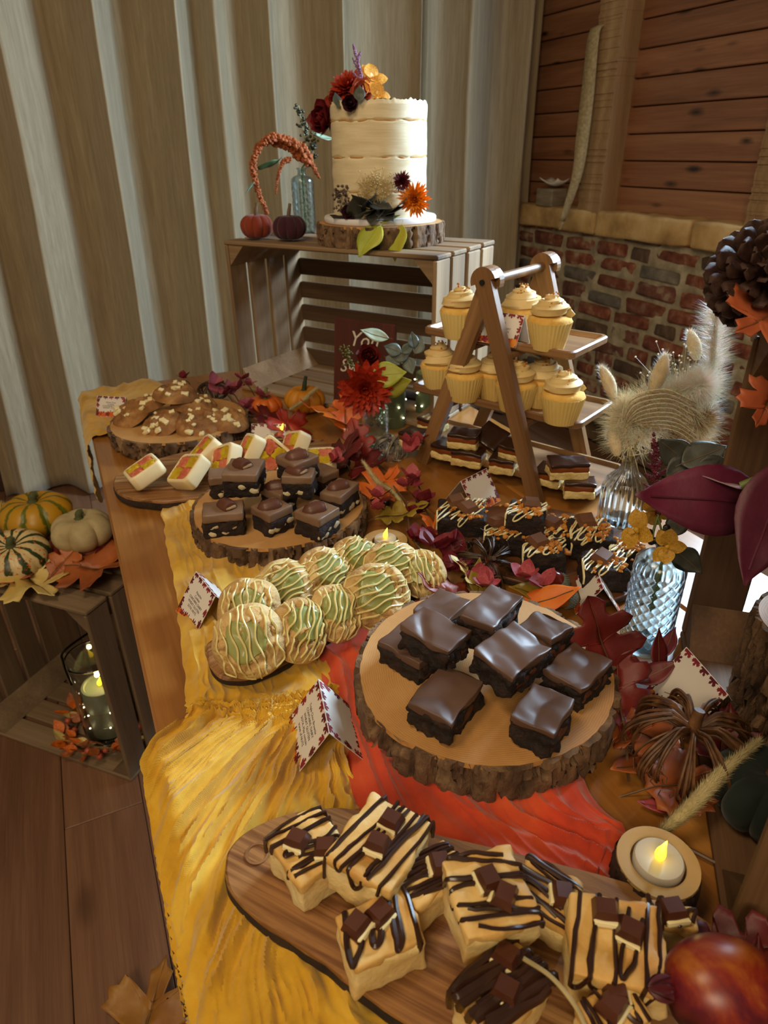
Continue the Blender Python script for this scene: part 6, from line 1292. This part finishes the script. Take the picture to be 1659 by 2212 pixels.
foxtail('furry dried grass stalk curving among the red leaves', [A(878, 1098, .03), A(845, 1060, .045), A(815, 1040, .06), A(785, 998, .075)], .0055, 1); foxtail('long furry dried grass stalk beside the large twig pumpkin', [A(1425, 1800, .02), A(1490, 1745, .04), A(1560, 1670, .055), A(1640, 1600, .07)], .0085, 2, 3600); foxtail('short furry grass tip in front of the amber pumpkin', [A(625, 885, .04), A(655, 865, .055), A(685, 838, .07)], .0055, 3)
wt = thing('twig', 'thin brown twig lying behind the front tealight', 'twig', A(1520, 1830, .006)); obj('stem', MB().tube(bez([A(1400, 1795, .01) - wt.location, A(1480, 1830, .008) - wt.location, A(1560, 1870, .006) - wt.location, A(1600, 1880, .006) - wt.location], 6), .0018, 6), M_STEM, wt)
st2 = thing('straw_stalk', 'pale straw stalk lying over the thick coated blondie', 'dried grass', A(1190, 2100, .085)); obj('stem', MB().tube(bez([A(1130, 2070, .09) - st2.location, A(1190, 2110, .085) - st2.location, A(1240, 2170, .08) - st2.location, A(1270, 2230, .075) - st2.location], 6), .0016, 6), M_STRAW, st2)
# ================================================================ folded name cards
m_card = mat('white_card', '#d9d2ca', rough=.6); m_ink = mat('card_ink', '#2c2622', rough=.7); m_cm = [mat('print_maroon', '#5e1420', rough=.6), mat('print_red', '#86202a', rough=.6), mat('print_orange', '#c85a14', rough=.6), mat('print_amber', '#dd8a2a', rough=.6), mat('print_green', '#2c3320', rough=.6)]
def flat_maple(s): return [(x * s, (y - .5) * s) for x, y in MAPLE] + [(-x * s, (y - .5) * s) for x, y in MAPLE[-2:0:-1]]
def card(label, loc, yaw, w, h, lines=(), half=.6, tilt=(0, 0), seed=0, tsz=.0052):
    """tent card: ridge along local x, printed panel facing local -y"""
    t = thing('name_card', label, 'card', loc, (tilt[0], tilt[1], yaw)); rs = random.Random(seed); Hh = h * cos(half)
    for s in (-1, 1):
        # panel frame: x along the ridge, v down from the ridge
        pn = obj('card_panel', MB().box((0, 0, -h / 2), (w, .0006, h)), m_card, t, (0, 0, Hh), (s * half, 0, 0), smooth=False)
        yo = s * .00045; pr = [[MB() for _ in range(5)] for _ in range(1)][0]
        def stamp(k, poly, cx, cz, rot):
            c_, s_ = cos(rot), sin(rot); P_ = [(cx + x * c_ - y * s_, cz + x * s_ + y * c_) for x, y in poly]; P_ = [(max(-w / 2 + .0003, min(w / 2 - .0003, x)), max(-h + .0003, min(-.0003, z))) for x, z in P_]
            n = len(P_); b = pr[k]; c0_ = (sum(p[0] for p in P_) / n, sum(p[1] for p in P_) / n); e = yo + s * .00002 * (len(b.v) % 7)
            v = [Vector((x, e, z)) for x, z in P_] + [Vector((c0_[0], e, c0_[1]))]; b.add(v, [(i, (i + 1) % n, n) if s < 0 else ((i + 1) % n, i, n) for i in range(n)])
        for i in range(5): stamp(rs.choice((0, 1)), flat_maple(w * .17), -w * .40 + w * .2 * i, -h * .03, rs.uniform(2.5, 3.8))
        for i in range(3):
            for sx in (-1, 1): stamp(rs.choice((0, 1)), flat_maple(w * .16), sx * w * .47, -h * (.2 + .25 * i), rs.uniform(0, 6))
        for i in range(5):
            x = -w * .42 + w * .21 * i; r = w * rs.uniform(.085, .125); pz = -h + r * .75
            for q in (-1, 1, 0): stamp(2 if q else 3, [(r * .62 * cos(a) , r * .8 * sin(a)) for a in [2 * pi * j / 14 for j in range(14)]], x + q * r * .5, pz, 0)
            stamp(4, [(-r * .1, 0), (r * .1, 0), (r * .16, r * .5), (-.02 * r, r * .5)], x, pz + r * .7, 0)
        for i in range(6): stamp(rs.choice((0, 0, 1)), flat_maple(w * .17), -w * .46 + w * .185 * i, -h * .86 + rs.uniform(-.05, .05) * h, rs.uniform(-.8, .8))
        for k in range(5):
            if pr[k].v: tag(obj('print', pr[k], m_cm[k], pn, smooth=False), kind='stuff')
        if s < 0:
            for i, ln in enumerate(lines): text(pn, ln, (0, -.0005, -h * (.30 + .088 * i) - tsz * .3), tsz, (pi / 2, 0, 0), m_ink, ext=.00003)
    return t
def cardpx(label, a, b, z, dn, lines=(), seed=0, w=None, **k):
    """a, b: pixels of the ridge ends; z height of the ridge"""
    pa, pb = A(*a, z), A(*b, z); d = pb - pa; w_ = w or d.length; yaw = atan2(d.y, d.x); c = (pa + pb) / 2; h = z / cos(.62); return card(label, (c.x, c.y, TT + .003), yaw, w_, h, lines, .62, seed=seed, **k)
cardpx('folded card with printed allergy lines left of the green cookies', (421, 1234), (470, 1296), .052, 0, ('Pistachio', 'Cookies', 'CONTAINS: DAIRY', 'WHEAT GLUTEN', 'SOYA, NUTS'), 1, w=.072)
cardpx('folded card with printed allergy lines beside the large slice', (688, 1470), (712, 1590), .056, 0, ('Triple Choc Brownie', 'CONTAINS: DAIRY', 'WHEAT GLUTEN', 'SOYA, May contain', 'traces of NUTS'), 2, w=.080)
p = A(232, 905, .0); card('small printed card leaning behind the cookie slice', (p.x + .02, p.y, TT + .01), radians(-35), .075, .05, ('White Choc', 'Cookies', 'CONTAINS: DAIRY', 'WHEAT GLUTEN'), .5, seed=3)
p = A(1085, 738, .264); card('printed folded card among the cupcakes on the top tray', p, SA, .082, .056, ('Caramel', 'Cupcakes', 'CONTAINS: DAIRY', 'WHEAT GLUTEN'), .45, seed=4)
p = A(1020, 1085, .0); card('leaf printed card behind the left biscuit brownie', (p.x, p.y, TT + .002), radians(20), .075, .065, (), .6, seed=5)
p = A(1283, 1300, .0); card('leaf printed card tip beside the acorns', (p.x, p.y, TT + .002), radians(60), .07, .055, (), .6, seed=6)
p = A(1500, 1540, .0); card('leaf printed card standing behind the large twig pumpkin', (p.x, p.y, TT + .002), radians(75), .078, .075, (), .6, seed=7)
p = A(590, 965, .0); card('leaf printed card half hidden behind the chequered slices', (p.x, p.y + .02, TT + .002), radians(-30), .075, .05, (), .5, seed=8)
# ================================================================ floor crate: lantern, candle, wreath, leaves
FQ = lambda u, v, z=.0105: FO + Rz(ang) @ Vector((u, v, z))
LC = FQ(.305, .115)
ln = thing('glass_lantern', 'tall clear glass lantern with black handle in the floor crate', 'lantern', LC)
b = MB().lathe([(.062, 0), (.064, .002), (.064, .006), (.064, .236), (.064, .24), (.0622, .242), (.0605, .24), (.0605, .236), (.0605, .008), (.0605, .004), (.058, .004), (.0005, .004)], 64, cap1=False); obj('glass_body', b, M_GLASS, ln); m_blk = mat('black_metal', '#0c0b0a', rough=.4, metal=.6)
obj('handle', MB().tube(bez([Vector((-.066, 0, .20)), Vector((-.069, 0, .27)), Vector((-.055, 0, .30)), Vector((.055, 0, .30)), Vector((.069, 0, .27)), Vector((.066, 0, .20))], 6), .003, 6), m_blk, ln, rot=(0, 0, .6)); 
pillar('cream topped pillar candle glowing inside the glass lantern', LC + Vector((0, 0, .0055)),   .045, .145, mw=mat('pale_wax', [(.3, '#8a8a72'), (.7, '#a5a388')], scale=6, rough=.5, sss=.3)); bpy.data.lights['candle_glow.001'].energy = .25
fairy('fairy lights glowing round the candle in the lantern', LC + Vector((0, 0, .006)), .050, .13, 2.4, 14, 4)
wr2 = thing('berry_wreath', 'wreath of orange leaves and berries round the lantern foot', 'wreath', LC); rs = random.Random(12)
me_w = [blade(1, .30, .5, .2, .6, i).mesh('wreath_leaf', m) for i, m in enumerate((L_ORANGE, L_BROWN, L_CREAM))]; b = MB()
for i in range(58):
    a = rs.uniform(1.6, 6.6); r = rs.uniform(.075, .115); L_ = rs.uniform(.03, .045); link('wreath_leaf', me_w[rs.choice((0, 0, 1, 1, 2))], wr2, (r * cos(a), r * sin(a), rs.uniform(.012, .05)), orient(a + rs.uniform(-1.3, 1.3), rs.uniform(-.2, .8), rs.uniform(-.5, .5)), (L_,) * 3)
me_wb = MB().ball((0, 0, 0), .008, 2).mesh('berry', mat('wreath_berry', [(.3, '#9c3a22'), (.7, '#c0604a')], scale=20, rough=.4))
for i in range(14): a = rs.uniform(2.5, 6.2); r = rs.uniform(.08, .12); link('berry', me_wb, wr2, (r * cos(a), r * sin(a), rs.uniform(.01, .04)))
obj('vine', MB().tube([(.092 * cos(a), .092 * sin(a), .008) for a in [1.6 + i * .2 for i in range(26)]], .003, 5), M_STEM, wr2)
FL_ = [('maple', 'cream maple leaf hanging over the front of the floor crate', 75, 1262, .015, .16, -60, L_CREAM, -.35, .1, .4), ('maple', 'rust maple leaf on the floor crate near the table', 215, 1232, .02, .17, -30, L_BROWN, -.1, .2, .5), ('maple', 'orange leaf at the left edge of the floor crate', 10, 1255, .02, .12, 200, MT['maple_orange_red'], .0, .2, .5), ('oak', 'curled tan leaf beside the pale gourd', 142, 1215, .03, .11, 35, L_BROWN, .3, .5, .6), ('maple', 'dark leaf beneath the gourds', 125, 1205, .012, .13, 100, L_DARK, .05, .1, .4), ('maple', 'cream leaf tip left of the yellow gourd', 2, 1120, .05, .10, 150, L_CREAM, .3, .2, .5)]
for i, (k, lb, x, y, z, L_, az_, m, pt_, ro, cu_) in enumerate(FL_): leaf(k, lb, x, y, FT + z, L_, az_, m, pt_, ro, cu_, .1, i + 50, floor=True)
leaf('maple', 'tan maple leaf lying on the floor at the bottom', 325, 2190, .012, .17, 60, fac('leaf_tan', [(.3, '#7d4c1c'), (.6, '#a0702c'), (.8, '#b48a44')]), .08, .1, .3, .1, 70, floor=True); leaf('oak', 'orange leaf tip on the floor against the yellow cloth', 415, 2170, .012, .10, 40, MT['maple_orange_red'], .1, .1, .3, .1, 71, floor=True)
